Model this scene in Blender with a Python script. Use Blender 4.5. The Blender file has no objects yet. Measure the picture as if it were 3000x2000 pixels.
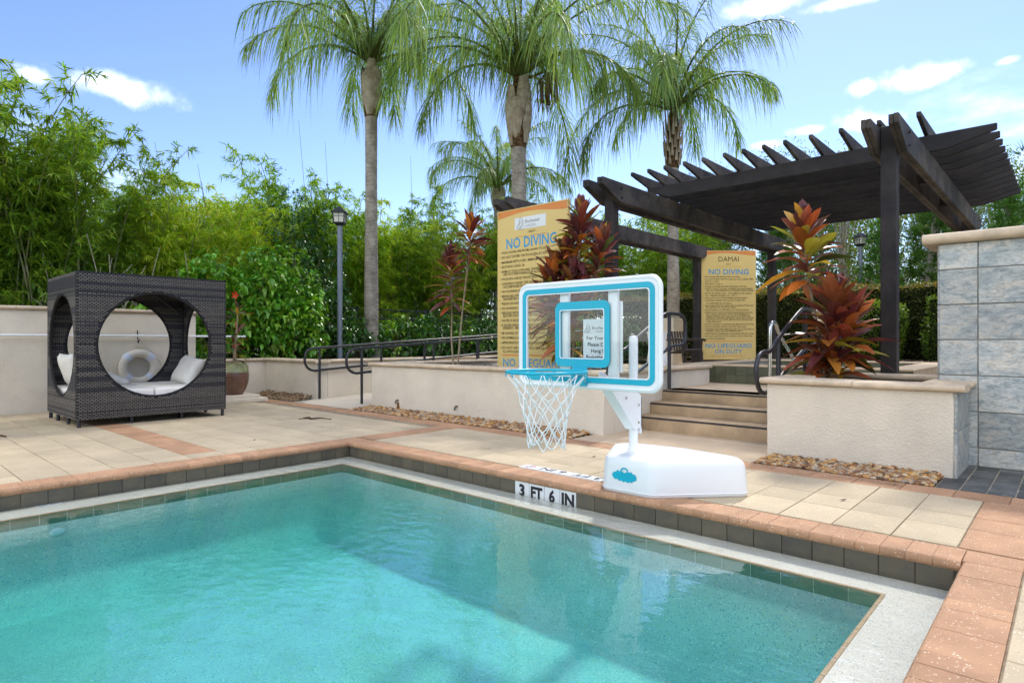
import bpy, bmesh, math, random
import numpy as np
from mathutils import Vector, Matrix
R = math.radians
random.seed(7); RNG = np.random.default_rng(11)
scene = bpy.context.scene
COL = scene.collection

# ------------------------------------------------------------------ camera, sky, sun, exposure
cam_d = bpy.data.cameras.new('camera'); cam = bpy.data.objects.new('camera', cam_d); COL.objects.link(cam)
cam.location = (5.375, -3.468, 1.0)
cam.rotation_euler = (R(90), 0, R(42.39))
cam_d.sensor_width = 36.0; cam_d.lens = 21.69; cam_d.clip_start = 0.05; cam_d.clip_end = 3000
scene.camera = cam

SUN_EL = R(50.0)
SUN_AZ = (-0.27, 0.963)                     # horizontal direction towards the sun
world = bpy.data.worlds.new('World'); scene.world = world; world.use_nodes = True
CLOUD_OFFSET = (-20.83, 53.36, 55.92)  # picked so unseen clouds behind the camera brighten shaded faces, clear gap ahead
def build_world():
    nt = world.node_tree; N = nt.nodes; L = nt.links; N.clear()
    out = N.new('ShaderNodeOutputWorld'); bg = N.new('ShaderNodeBackground')
    sky = N.new('ShaderNodeTexSky'); sky.sky_type = 'NISHITA'; sky.sun_disc = False
    sky.sun_elevation = SUN_EL; sky.sun_rotation = math.atan2(SUN_AZ[0], SUN_AZ[1])
    sky.altitude = 20; sky.air_density = 1.0; sky.dust_density = 0.25; sky.ozone_density = 3.0
    bg.inputs['Strength'].default_value = 0.104
    tc = N.new('ShaderNodeTexCoord')
    def math_n(op, a, b=None, clamp=False):
        m = N.new('ShaderNodeMath'); m.operation = op; m.use_clamp = clamp
        for i, x in enumerate((a, b)):
            if x is None: continue
            if isinstance(x, (int, float)): m.inputs[i].default_value = x
            else: L.new(x, m.inputs[i])
        return m.outputs[0]
    sep = N.new('ShaderNodeSeparateXYZ'); L.new(tc.outputs['Generated'], sep.inputs[0])
    # cloud texture on a flat layer far overhead
    h = math_n('MAXIMUM', sep.outputs['Z'], 0.02)
    cx = math_n('DIVIDE', sep.outputs['X'], math_n('ADD', h, 0.12)); cy = math_n('DIVIDE', sep.outputs['Y'], math_n('ADD', h, 0.12))
    cmb = N.new('ShaderNodeCombineXYZ'); L.new(cx, cmb.inputs[0]); L.new(cy, cmb.inputs[1])
    n0 = N.new('ShaderNodeTexNoise'); n0.inputs['Scale'].default_value = .30; n0.inputs['Detail'].default_value = 1.0
    n1 = N.new('ShaderNodeTexNoise'); n1.inputs['Scale'].default_value = 1.3; n1.inputs['Detail'].default_value = 6; n1.inputs['Roughness'].default_value = 0.58
    of = N.new('ShaderNodeVectorMath'); of.operation = 'ADD'; L.new(cmb.outputs[0], of.inputs[0]); of.inputs[1].default_value = CLOUD_OFFSET
    L.new(of.outputs[0], n0.inputs['Vector']); L.new(of.outputs[0], n1.inputs['Vector'])
    cov = math_n('ADD', math_n('MULTIPLY', n0.outputs['Fac'], 1.5), n1.outputs['Fac'])
    mr = N.new('ShaderNodeMapRange'); mr.inputs['From Min'].default_value = 1.17; mr.inputs['From Max'].default_value = 1.52; mr.interpolation_type = 'SMOOTHSTEP'
    L.new(cov, mr.inputs['Value'])
    fac = math_n('MULTIPLY', mr.outputs[0], 0.9)
    # fair-weather cumulus puffs standing in the sky
    n2 = N.new('ShaderNodeTexNoise'); n2.inputs['Scale'].default_value = 22; n2.inputs['Detail'].default_value = 6; n2.inputs['Roughness'].default_value = 0.6
    L.new(tc.outputs['Generated'], n2.inputs['Vector'])
    wob1 = math_n('MULTIPLY_ADD', n2.outputs['Fac'], 2.1); wob1.node.inputs[2].default_value = -.16
    puffs = [(-0.909, 0.259, 0.326, 0.073, 0.023), (-0.933, 0.160, 0.323, 0.025, 0.014), (-0.148, 0.930, 0.336, 0.054, 0.019), (-0.209, 0.918, 0.336, 0.025, 0.011), (-0.204, 0.933, 0.296, 0.048, 0.018), (-0.274, 0.915, 0.294, 0.026, 0.009), (-0.330, 0.901, 0.282, 0.025, 0.009), (-0.059, 0.941, 0.334, 0.015, 0.007), (-0.303, 0.840, 0.450, 0.068, 0.016), (-0.220, 0.872, 0.436, 0.057, 0.010)]
    for (x, y, z, w, hh) in puffs:
        c = Vector((x, y, z)).normalized(); right = c.cross(Vector((0, 0, 1))).normalized(); up = right.cross(c)
        mp = N.new('ShaderNodeMapping'); mp.vector_type = 'TEXTURE'; L.new(tc.outputs['Generated'], mp.inputs['Vector'])
        mp.inputs['Location'].default_value = c; mp.inputs['Rotation'].default_value = Matrix((right, c, up)).transposed().to_euler(); mp.inputs['Scale'].default_value = (w, .5, hh)
        ln = N.new('ShaderNodeVectorMath'); ln.operation = 'LENGTH'; L.new(mp.outputs[0], ln.inputs[0])
        v = math_n('SUBTRACT', wob1, ln.outputs['Value'])
        m2 = N.new('ShaderNodeMapRange'); m2.interpolation_type = 'SMOOTHSTEP'; m2.inputs['From Min'].default_value = -0.12; m2.inputs['From Max'].default_value = 1.35; m2.inputs['To Max'].default_value = .95; L.new(v, m2.inputs['Value'])
        fac = math_n('MAXIMUM', fac, m2.outputs[0])
    fac = math_n('MULTIPLY', fac, math_n('GREATER_THAN', sep.outputs['Z'], 0.0))
    mix = N.new('ShaderNodeMix'); mix.data_type = 'RGBA'
    hs = N.new('ShaderNodeHueSaturation'); hs.inputs['Hue'].default_value = .517; hs.inputs['Saturation'].default_value = 1.12; L.new(sky.outputs[0], hs.inputs['Color'])
    L.new(fac, mix.inputs['Factor']); L.new(hs.outputs[0], mix.inputs[6]); mix.inputs[7].default_value = (11.2, 11.3, 11.5, 1)
    L.new(mix.outputs[2], bg.inputs['Color']); L.new(bg.outputs[0], out.inputs['Surface'])
build_world()
sun_d = bpy.data.lights.new('sun', 'SUN'); sun_d.energy = 1.35; sun_d.angle = R(5); sun_d.color = (1.0, 0.955, 0.88)
sun = bpy.data.objects.new('sun', sun_d); COL.objects.link(sun)
_sd = Vector((SUN_AZ[0] * math.cos(SUN_EL), SUN_AZ[1] * math.cos(SUN_EL), math.sin(SUN_EL)))
sun.rotation_euler = _sd.to_track_quat('Z', 'Y').to_euler(); sun.location = (0, 0, 30)
vs = scene.view_settings; vs.view_transform = 'Standard'; vs.look = 'None'; vs.gamma = 1.0; vs.exposure = 1.24
vs.use_curve_mapping = False
scene.render.engine = 'CYCLES'
cy = scene.cycles; cy.use_denoising = True; cy.max_bounces = 7; cy.transparent_max_bounces = 10; cy.diffuse_bounces = 3; cy.glossy_bounces = 3; cy.transmission_bounces = 3
cy.use_adaptive_sampling = True; cy.adaptive_threshold = .03; world.cycles.sampling_method = 'MANUAL'; world.cycles.sample_map_resolution = 512
cy.sample_clamp_indirect = 8.0; cy.caustics_reflective = False; cy.caustics_refractive = False
try: cy.denoiser = 'OPENIMAGEDENOISE'; cy.denoising_prefilter = 'ACCURATE'
except Exception: pass

# ------------------------------------------------------------------ builders
def tag(o, label=None, cat=None, group=None, kind=None):
    if label: o['label'] = label
    if cat: o['category'] = cat
    if group: o['group'] = group
    if kind: o['kind'] = kind
    return o
def thing(name, label, cat, loc=(0, 0, 0), group=None):
    o = bpy.data.objects.new(name, None); COL.objects.link(o); o.location = loc; o.empty_display_size = .1
    return tag(o, label, cat, group)
def attach(o, parent):
    if parent is not None:
        o.parent = parent
        if parent.type == 'EMPTY': o.matrix_parent_inverse = Matrix.Translation(-Vector(parent.location))
def fast_mesh(name, V, Fq, cols=None, smooth=False):
    """V Nx3, Fq list of arrays (Mxk) with constant k; cols = list of Mx3 per face array"""
    me = bpy.data.meshes.new(name); V = np.asarray(V, dtype=np.float32)
    if not isinstance(Fq, (list, tuple)): Fq = [Fq]
    me.vertices.add(len(V)); me.vertices.foreach_set('co', V.ravel())
    nl = sum(f.size for f in Fq); npoly = sum(len(f) for f in Fq)
    me.loops.add(nl); me.loops.foreach_set('vertex_index', np.concatenate([np.asarray(f).ravel() for f in Fq]).astype(np.int32))
    tot = np.concatenate([np.full(len(f), f.shape[1], dtype=np.int32) for f in Fq]); st = np.concatenate([[0], np.cumsum(tot)[:-1]]).astype(np.int32)
    me.polygons.add(npoly); me.polygons.foreach_set('loop_start', st)
    try: me.polygons.foreach_set('loop_total', tot)
    except Exception: pass
    me.polygons.foreach_set('use_smooth', np.full(npoly, bool(smooth)))
    me.update(calc_edges=True)
    if cols is not None:
        c = np.concatenate([np.asarray(x, dtype=np.float32) for x in cols]); c = np.repeat(np.c_[c, np.ones(len(c))], tot, axis=0).astype(np.float32)
        at = me.color_attributes.new('Col', 'FLOAT_COLOR', 'CORNER'); at.data.foreach_set('color', c.ravel())
    me.validate(clean_customdata=False)
    return me
def put(name, me, mat, parent=None):
    o = bpy.data.objects.new(name, me); COL.objects.link(o)
    if mat is not None and not me.materials: me.materials.append(mat)
    attach(o, parent); return o
class MB:
    def __init__(s): s.v = []; s.f = []
    def add(s, vs, fs):
        b = len(s.v); s.v += [tuple(p) for p in vs]; s.f += [tuple(i + b for i in f) for f in fs]; return s
    def box(s, x0, y0, z0, x1, y1, z1):
        return s.add([(x0, y0, z0), (x1, y0, z0), (x1, y1, z0), (x0, y1, z0), (x0, y0, z1), (x1, y0, z1), (x1, y1, z1), (x0, y1, z1)],
                     [(0, 3, 2, 1), (4, 5, 6, 7), (0, 1, 5, 4), (1, 2, 6, 5), (2, 3, 7, 6), (3, 0, 4, 7)])
    def prism(s, poly, a0, a1, axis='z'):
        """poly: CCW 2D outline; extruded from a0 to a1 along axis. axis z:(x,y) y:(x,z) x:(y,z)"""
        n = len(poly)
        def P(p, a): return (p[0], p[1], a) if axis == 'z' else ((p[0], a, p[1]) if axis == 'y' else (a, p[0], p[1]))
        vs = [P(p, a0) for p in poly] + [P(p, a1) for p in poly]
        fs = [tuple(range(n))[::-1], tuple(range(n, 2 * n))] + [(i, (i + 1) % n, n + (i + 1) % n, n + i) for i in range(n)]
        return s.add(vs, fs)
    def tube(s, pts, r, seg=8, closed=False, cap=True):
        pts = [Vector(p) for p in pts]; n = len(pts); rs = r if isinstance(r, (list, tuple)) else [r] * n
        b = len(s.v); prev = None
        for i, p in enumerate(pts):
            if closed: t = (pts[(i + 1) % n] - pts[i - 1])
            else: t = pts[min(i + 1, n - 1)] - pts[max(i - 1, 0)]
            t = t.normalized() if t.length > 1e-9 else Vector((0, 0, 1))
            if prev is None:
                a = Vector((0, 0, 1)) if abs(t.z) < .9 else Vector((1, 0, 0))
                nx = t.cross(a).normalized()
            else:
                nx = prev - t * prev.dot(t); nx = nx.normalized() if nx.length > 1e-6 else t.orthogonal().normalized()
            prev = nx; ny = t.cross(nx)
            for k in range(seg):
                an = 2 * math.pi * k / seg; s.v.append(tuple(p + (nx * math.cos(an) + ny * math.sin(an)) * rs[i]))
        for i in range(n if closed else n - 1):
            j = (i + 1) % n
            for k in range(seg): s.f.append((b + i * seg + k, b + i * seg + (k + 1) % seg, b + j * seg + (k + 1) % seg, b + j * seg + k))
        if cap and not closed:
            s.f.append(tuple(b + k for k in range(seg))[::-1]); s.f.append(tuple(b + (n - 1) * seg + k for k in range(seg)))
        return s
    def lathe(s, prof, c=(0, 0, 0), seg=24):
        b = len(s.v); m = len(prof)
        for (r, z) in prof:
            for k in range(seg):
                a = 2 * math.pi * k / seg; s.v.append((c[0] + r * math.cos(a), c[1] + r * math.sin(a), c[2] + z))
        for i in range(m - 1):
            for k in range(seg): s.f.append((b + i * seg + k, b + i * seg + (k + 1) % seg, b + (i + 1) * seg + (k + 1) % seg, b + (i + 1) * seg + k))
        s.f.append(tuple(b + k for k in range(seg))[::-1]); s.f.append(tuple(b + (m - 1) * seg + k for k in range(seg))); return s
    def mesh(s, name, bevel=0, seg=2, smooth=False):
        me = bpy.data.meshes.new(name); me.from_pydata(s.v, [], s.f)
        if bevel or smooth:
            bm = bmesh.new(); bm.from_mesh(me)
            if bevel:
                es = [e for e in bm.edges if len(e.link_faces) == 2 and e.calc_face_angle(0) > .5]
                bmesh.ops.bevel(bm, geom=es, offset=bevel, segments=seg, profile=.5, affect='EDGES', clamp_overlap=True)
            if smooth:
                for f in bm.faces: f.smooth = True
                for e in bm.edges:
                    if len(e.link_faces) == 2 and e.calc_face_angle(0) > .7: e.smooth = False
            bm.to_mesh(me); bm.free()
        me.update(); return me
    def build(s, name, mat, parent=None, bevel=0, seg=2, smooth=False):
        return put(name, s.mesh(name, bevel, seg, smooth), mat, parent)
def box(name, a, b, mat, parent=None, bevel=0, seg=2):
    return MB().box(*a, *b).build(name, mat, parent, bevel, seg, smooth=bool(bevel))
def struct(o): o['kind'] = 'structure'; return o
def catmull(pts, n=6, closed=False):
    P = [Vector(p) for p in pts]; out = []; m = len(P)
    for i in range(m if closed else m - 1):
        p0 = P[(i - 1) % m] if closed or i > 0 else P[0]; p1 = P[i]; p2 = P[(i + 1) % m]; p3 = P[(i + 2) % m] if closed or i + 2 < m else P[-1]
        for k in range(n):
            t = k / n; out.append(.5 * ((2 * p1) + (-p0 + p2) * t + (2 * p0 - 5 * p1 + 4 * p2 - p3) * t * t + (-p0 + 3 * p1 - 3 * p2 + p3) * t ** 3))
    if not closed: out.append(P[-1])
    return out

# ------------------------------------------------------------------ materials
MATS = {}
def mat(name, col, rough=.7, spec=.4, var=0.12, vscale=3.0, bump=0, bscale=60, col2=None, objvar=0, metal=0, specks=None, speck_scale=90, speck_amt=.08, coat=0, stain=0, detail=5):
    if name in MATS: return MATS[name]
    m = bpy.data.materials.new(name); m.use_nodes = True; nt = m.node_tree; N = nt.nodes; L = nt.links
    b = N['Principled BSDF']; b.inputs['Roughness'].default_value = rough; b.inputs['Specular IOR Level'].default_value = spec; b.inputs['Metallic'].default_value = metal
    if coat: b.inputs['Coat Weight'].default_value = coat
    tc = N.new('ShaderNodeTexCoord'); vec = tc.outputs['Object']
    if objvar:
        oi = N.new('ShaderNodeObjectInfo'); ad = N.new('ShaderNodeVectorMath'); ad.operation = 'MULTIPLY_ADD'
        cb = N.new('ShaderNodeCombineXYZ'); L.new(oi.outputs['Random'], cb.inputs[0]); L.new(oi.outputs['Random'], cb.inputs[1]); L.new(oi.outputs['Random'], cb.inputs[2])
        ad.inputs[1].default_value = (37, 53, 71); L.new(cb.outputs[0], ad.inputs[0]); L.new(tc.outputs['Object'], ad.inputs[2]); vec = ad.outputs[0]
    nz = N.new('ShaderNodeTexNoise'); nz.inputs['Scale'].default_value = vscale; nz.inputs['Detail'].default_value = detail; nz.inputs['Roughness'].default_value = .62; L.new(vec, nz.inputs['Vector'])
    c2 = col2 if col2 else tuple(x * (1 - var * 2.2) for x in col); c1 = col if col2 else tuple(min(1, x * (1 + var * .9)) for x in col)
    mx = N.new('ShaderNodeMix'); mx.data_type = 'RGBA'; mr = N.new('ShaderNodeMapRange'); mr.inputs['From Min'].default_value = .3; mr.inputs['From Max'].default_value = .7; L.new(nz.outputs['Fac'], mr.inputs['Value'])
    L.new(mr.outputs[0], mx.inputs['Factor']); mx.inputs[6].default_value = (*c2, 1); mx.inputs[7].default_value = (*c1, 1); colour = mx.outputs[2]
    if specks:
        vo = N.new('ShaderNodeTexVoronoi'); vo.inputs['Scale'].default_value = speck_scale; L.new(vec, vo.inputs['Vector'])
        n3 = N.new('ShaderNodeTexNoise'); n3.inputs['Scale'].default_value = speck_scale * .31; n3.inputs['Detail'].default_value = 2; L.new(vec, n3.inputs['Vector'])
        ms = N.new('ShaderNodeMath'); ms.operation = 'MULTIPLY_ADD'; L.new(n3.outputs['Fac'], ms.inputs[0]); ms.inputs[1].default_value = .55; ms.inputs[2].default_value = speck_amt - .27
        lt = N.new('ShaderNodeMath'); lt.operation = 'LESS_THAN'; L.new(vo.outputs['Distance'], lt.inputs[0]); L.new(ms.outputs[0], lt.inputs[1])
        for si, sc in enumerate(specks):
            mm = N.new('ShaderNodeMix'); mm.data_type = 'RGBA'; L.new(colour, mm.inputs[6]); mm.inputs[7].default_value = (*sc, 1)
            if len(specks) == 1: L.new(lt.outputs[0], mm.inputs['Factor'])
            else:
                sp = N.new('ShaderNodeSeparateColor'); L.new(vo.outputs['Color'], sp.inputs[0]); g = N.new('ShaderNodeMath'); g.operation = 'COMPARE'; L.new(sp.outputs[0], g.inputs[0]); g.inputs[1].default_value = (si + .5) / len(specks); g.inputs[2].default_value = .5 / len(specks)
                pr = N.new('ShaderNodeMath'); pr.operation = 'MULTIPLY'; L.new(g.outputs[0], pr.inputs[0]); L.new(lt.outputs[0], pr.inputs[1]); L.new(pr.outputs[0], mm.inputs['Factor'])
            colour = mm.outputs[2]
    if stain:
        n4 = N.new('ShaderNodeTexNoise'); n4.inputs['Scale'].default_value = .9; n4.inputs['Detail'].default_value = 8; n4.inputs['Roughness'].default_value = .7; L.new(tc.outputs['Object'], n4.inputs['Vector'])
        m4 = N.new('ShaderNodeMapRange'); m4.inputs['From Min'].default_value = .5; m4.inputs['From Max'].default_value = .75; m4.inputs['To Max'].default_value = stain; L.new(n4.outputs['Fac'], m4.inputs['Value'])
        x4 = N.new('ShaderNodeMix'); x4.data_type = 'RGBA'; L.new(m4.outputs[0], x4.inputs['Factor']); L.new(colour, x4.inputs[6]); x4.inputs[7].default_value = (col[0] * .42, col[1] * .4, col[2] * .38, 1); colour = x4.outputs[2]
    if objvar:
        hv = N.new('ShaderNodeHueSaturation'); L.new(colour, hv.inputs['Color'])
        r1 = N.new('ShaderNodeMapRange'); r1.inputs['To Min'].default_value = 1 - objvar; r1.inputs['To Max'].default_value = 1 + objvar * .7; L.new(oi.outputs['Random'], r1.inputs['Value']); L.new(r1.outputs[0], hv.inputs['Value'])
        colour = hv.outputs[0]
    L.new(colour, b.inputs['Base Color'])
    if bump:
        nb = N.new('ShaderNodeTexNoise'); nb.inputs['Scale'].default_value = bscale; nb.inputs['Detail'].default_value = 5; nb.inputs['Roughness'].default_value = .6; L.new(vec, nb.inputs['Vector'])
        bp = N.new('ShaderNodeBump'); bp.inputs['Strength'].default_value = min(1, bump); bp.inputs['Distance'].default_value = .016 * max(1, bump); L.new(nb.outputs['Fac'], bp.inputs['Height']); L.new(bp.outputs[0], b.inputs['Normal'])
    MATS[name] = m; return m
def leaf_mat(name, rough=.42, trans=.46, spec=.35, tint=(1, 1, 1)):
    if name in MATS: return MATS[name]
    m = bpy.data.materials.new(name); m.use_nodes = True; nt = m.node_tree; N = nt.nodes; L = nt.links
    b = N['Principled BSDF']; b.inputs['Roughness'].default_value = rough; b.inputs['Specular IOR Level'].default_value = spec
    at = N.new('ShaderNodeAttribute'); at.attribute_name = 'Col'; tr = N.new('ShaderNodeBsdfTranslucent'); ms = N.new('ShaderNodeMixShader'); ms.inputs[0].default_value = trans
    oi = N.new('ShaderNodeObjectInfo'); hv = N.new('ShaderNodeHueSaturation'); mr = N.new('ShaderNodeMapRange'); mr.inputs['To Min'].default_value = .82; mr.inputs['To Max'].default_value = 1.15
    L.new(oi.outputs['Random'], mr.inputs['Value']); L.new(mr.outputs[0], hv.inputs['Value']); L.new(at.outputs['Color'], hv.inputs['Color'])
    tn = N.new('ShaderNodeMix'); tn.data_type = 'RGBA'; tn.blend_type = 'MULTIPLY'; tn.inputs['Factor'].default_value = 1; L.new(hv.outputs[0], tn.inputs[6]); tn.inputs[7].default_value = (*tint, 1)
    L.new(tn.outputs[2], b.inputs['Base Color'])
    t2 = N.new('ShaderNodeMix'); t2.data_type = 'RGBA'; t2.blend_type = 'MULTIPLY'; t2.inputs['Factor'].default_value = 1; L.new(tn.outputs[2], t2.inputs[6]); t2.inputs[7].default_value = (1.5, 1.45, .7, 1); L.new(t2.outputs[2], tr.inputs['Color'])
    L.new(b.outputs[0], ms.inputs[1]); L.new(tr.outputs[0], ms.inputs[2]); L.new(ms.outputs[0], N['Material Output'].inputs['Surface'])
    MATS[name] = m; return m
def wood_mat(name, c1, c2, rough=.75, scale=(3, 30, 30)):
    m = bpy.data.materials.new(name); m.use_nodes = True; nt = m.node_tree; N = nt.nodes; L = nt.links; b = N['Principled BSDF']; b.inputs['Roughness'].default_value = rough; b.inputs['Specular IOR Level'].default_value = .25
    tc = N.new('ShaderNodeTexCoord'); mp = N.new('ShaderNodeMapping'); mp.inputs['Scale'].default_value = scale; L.new(tc.outputs['Object'], mp.inputs[0])
    n = N.new('ShaderNodeTexNoise'); n.inputs['Scale'].default_value = 2; n.inputs['Detail'].default_value = 8; n.inputs['Roughness'].default_value = .68; L.new(mp.outputs[0], n.inputs['Vector'])
    n2 = N.new('ShaderNodeTexNoise'); n2.inputs['Scale'].default_value = 1.3; n2.inputs['Detail'].default_value = 6; n2.inputs['Roughness'].default_value = .7; L.new(tc.outputs['Object'], n2.inputs['Vector'])
    mr = N.new('ShaderNodeMapRange'); mr.inputs['From Min'].default_value = .42; mr.inputs['From Max'].default_value = .72; L.new(n2.outputs['Fac'], mr.inputs['Value'])
    ml = N.new('ShaderNodeMath'); ml.operation = 'MULTIPLY'; L.new(n.outputs['Fac'], ml.inputs[0]); L.new(mr.outputs[0], ml.inputs[1])
    mx = N.new('ShaderNodeMix'); mx.data_type = 'RGBA'; L.new(ml.outputs[0], mx.inputs['Factor']); mx.inputs[6].default_value = (*c1, 1); mx.inputs[7].default_value = (*c2, 1); L.new(mx.outputs[2], b.inputs['Base Color'])
    bp = N.new('ShaderNodeBump'); bp.inputs['Strength'].default_value = .5; bp.inputs['Distance'].default_value = .006; L.new(n.outputs['Fac'], bp.inputs['Height']); L.new(bp.outputs[0], b.inputs['Normal'])
    MATS[name] = m; return m

M_STUCCO = mat('stucco', (.77, .695, .575), .9, .2, .05, 2.2, bump=.85, bscale=85, stain=.2)
M_STUCCO_RAMP = mat('smooth_stucco', (.72, .64, .51), .9, .2, .05, 2.0, bump=.3, bscale=120, stain=.12)
M_CAP = mat('cap_stone', (.62, .50, .36), .8, .3, .12, 5, bump=.35, bscale=45, specks=[(.28, .2, .13)], speck_scale=60, speck_amt=.05, objvar=.06, stain=.1)
M_PAVER = mat('beige_paver', (.545, .442, .288), .72, .35, .09, 1.6, bump=.35, bscale=130, specks=[(.74, .66, .53), (.68, .60, .47), (.38, .29, .19)], speck_scale=80, speck_amt=.20, objvar=.06, stain=.34)
M_PINK = mat('salmon_paver', (.475, .268, .147), .72, .35, .13, 3.5, bump=.35, bscale=130, specks=[(.74, .60, .46), (.64, .46, .31), (.34, .19, .11)], speck_scale=78, speck_amt=.195, objvar=.09, stain=.25)
M_JOINT = mat('joint_sand', (.34, .27, .19), .95, .1, .2, 20)
M_CONC = mat('concrete', (.55, .43, .295), .85, .25, .08, 2.0, bump=.25, bscale=110, stain=.24)
M_STEP = mat('step_concrete', (.47, .345, .215), .85, .25, .14, 4, bump=.35, bscale=90, stain=.3)
M_TILE = mat('slate_grey_tile', (.125, .107, .066), .4, .45, .2, 9, bump=.2, bscale=30, objvar=.2, col2=(.075, .07, .056), stain=.2)
M_TILE_G = mat('green_tile', (.10, .205, .14), .3, .5, .2, 9, objvar=.2, col2=(.14, .23, .155))
M_GROUT = mat('grout', (.14, .13, .11), .9, .2, .1, 10)
M_TRIM = mat('bullnose_trim', (.42, .30, .17), .6, .4, .1, 12)
M_QUARTZ = mat('quartz_plaster', (.665, .625, .525), .6, .4, .05, 3, specks=[(.33, .35, .32), (.82, .79, .72), (.46, .46, .41)], speck_scale=120, speck_amt=.29, stain=.1)
M_FLOOR = mat('pebble_plaster', (.60, .655, .62), .6, .4, .07, 3, specks=[(.28, .44, .47), (.80, .82, .76), (.36, .47, .43), (.62, .63, .42), (.30, .42, .52)], speck_scale=85, speck_amt=.32)
M_BLACK = mat('black_painted_metal', (.022, .022, .028), .38, .5, .1, 8)
M_WHITE = mat('white_plastic', (.80, .82, .83), .35, .5, .01, 2, coat=.1)
M_AQUA = mat('aqua_paint', (.0, .40, .55), .35, .5, .02, 3)
M_STEEL = mat('brushed_steel', (.62, .60, .56), .22, .5, .05, 20, metal=1)
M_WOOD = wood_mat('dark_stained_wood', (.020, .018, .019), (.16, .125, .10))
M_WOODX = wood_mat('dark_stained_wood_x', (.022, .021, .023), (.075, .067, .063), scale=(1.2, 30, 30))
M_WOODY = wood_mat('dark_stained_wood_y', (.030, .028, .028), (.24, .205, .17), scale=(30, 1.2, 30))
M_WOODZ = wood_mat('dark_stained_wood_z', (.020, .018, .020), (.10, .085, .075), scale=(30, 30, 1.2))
def slate_mat():
    m = bpy.data.materials.new('veined_slate'); m.use_nodes = True; N = m.node_tree.nodes; L = m.node_tree.links; b = N['Principled BSDF']; b.inputs['Roughness'].default_value = .55
    tc = N.new('ShaderNodeTexCoord'); oi = N.new('ShaderNodeObjectInfo'); mp = N.new('ShaderNodeMapping'); L.new(tc.outputs['Object'], mp.inputs[0]); mp.inputs['Scale'].default_value = (1.6, 3, 3.4)
    rm = N.new('ShaderNodeCombineXYZ'); ml = N.new('ShaderNodeMath'); ml.operation = 'MULTIPLY'; ml.inputs[1].default_value = 50; L.new(oi.outputs['Random'], ml.inputs[0]); [L.new(ml.outputs[0], rm.inputs[k]) for k in range(3)]; L.new(rm.outputs[0], mp.inputs['Location'])
    rr_ = N.new('ShaderNodeCombineXYZ'); m3 = N.new('ShaderNodeMath'); m3.operation = 'MULTIPLY_ADD'; m3.inputs[1].default_value = 1.5; m3.inputs[2].default_value = -1.0; L.new(oi.outputs['Random'], m3.inputs[0]); L.new(m3.outputs[0], rr_.inputs[1]); L.new(rr_.outputs[0], mp.inputs['Rotation'])
    n1 = N.new('ShaderNodeTexNoise'); n1.inputs['Scale'].default_value = 2.0; n1.inputs['Detail'].default_value = 9; n1.inputs['Roughness'].default_value = .68; n1.inputs['Distortion'].default_value = 1.4; L.new(mp.outputs[0], n1.inputs['Vector'])
    n2 = N.new('ShaderNodeTexNoise'); n2.inputs['Scale'].default_value = 11; n2.inputs['Detail'].default_value = 8; n2.inputs['Roughness'].default_value = .75; n2.inputs['Distortion'].default_value = .8; L.new(mp.outputs[0], n2.inputs['Vector'])
    cr = N.new('ShaderNodeValToRGB'); e = cr.color_ramp.elements; e[0].position = .30; e[0].color = (.26, .31, .325, 1); e[1].position = .72; e[1].color = (.60, .53, .43, 1)
    for p, c in ((.42, (.36, .40, .40)), (.50, (.46, .48, .46)), (.58, (.54, .525, .475))): x = e.new(p); x.color = (*c, 1)
    L.new(n1.outputs['Fac'], cr.inputs[0]); mx = N.new('ShaderNodeMix'); mx.data_type = 'RGBA'; mx.blend_type = 'MULTIPLY'; mx.inputs['Factor'].default_value = .75
    c2 = N.new('ShaderNodeValToRGB'); c2.color_ramp.elements[0].position = .36; c2.color_ramp.elements[0].color = (.42, .44, .45, 1); c2.color_ramp.elements[1].position = .56; c2.color_ramp.elements[1].color = (1, 1, 1, 1); L.new(n2.outputs['Fac'], c2.inputs[0])
    L.new(cr.outputs[0], mx.inputs[6]); L.new(c2.outputs[0], mx.inputs[7]); hv = N.new('ShaderNodeHueSaturation'); r1 = N.new('ShaderNodeMapRange'); r1.inputs['To Min'].default_value = .82; r1.inputs['To Max'].default_value = 1.25; L.new(oi.outputs['Random'], r1.inputs['Value']); L.new(r1.outputs[0], hv.inputs['Value']); L.new(mx.outputs[2], hv.inputs['Color']); L.new(hv.outputs[0], b.inputs['Base Color'])
    bp = N.new('ShaderNodeBump'); bp.inputs['Strength'].default_value = .9; bp.inputs['Distance'].default_value = .012; L.new(n2.outputs['Fac'], bp.inputs['Height']); L.new(bp.outputs[0], b.inputs['Normal']); return m
M_SLATE = slate_mat()
M_SLATE_D = mat('dark_slate_stone', (.15, .155, .15), .5, .4, .3, 9, bump=1.2, bscale=26, col2=(.05, .055, .058), objvar=.35, detail=9)
M_MORTAR = mat('mortar', (.44, .39, .31), .95, .15, .15, 20)
M_SOIL = mat('soil', (.085, .062, .042), .95, .1, .3, 12, bump=1, bscale=40)
M_GRASS = mat('grass_ground', (.07, .10, .035), .95, .1, .35, 1.5, bump=.8, bscale=25)
M_FABRIC = mat('white_canvas', (.74, .72, .67), .85, .2, .05, 5, bump=.35, bscale=14)
M_TERRA = mat('brown_glaze', (.19, .10, .066), .28, .5, .2, 6)
M_OLIVE = mat('olive_glaze', (.34, .36, .17), .22, .6, .2, 9)
M_SIGN = mat('yellow_sign_panel', (.70, .53, .20), .5, .35, .02, 1.0)
M_SIGN_OR = mat('orange_print', (.68, .25, .065), .5, .35, .02, 1)
M_SIGN_BK = mat('dark_print', (.10, .075, .035), .6, .3, .02, 1)
M_SIGN_BL = mat('blue_print', (.03, .32, .62), .5, .35, .02, 1)
M_SIGN_WH = mat('pale_label', (.74, .77, .78), .4, .4, .01, 1)
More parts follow.
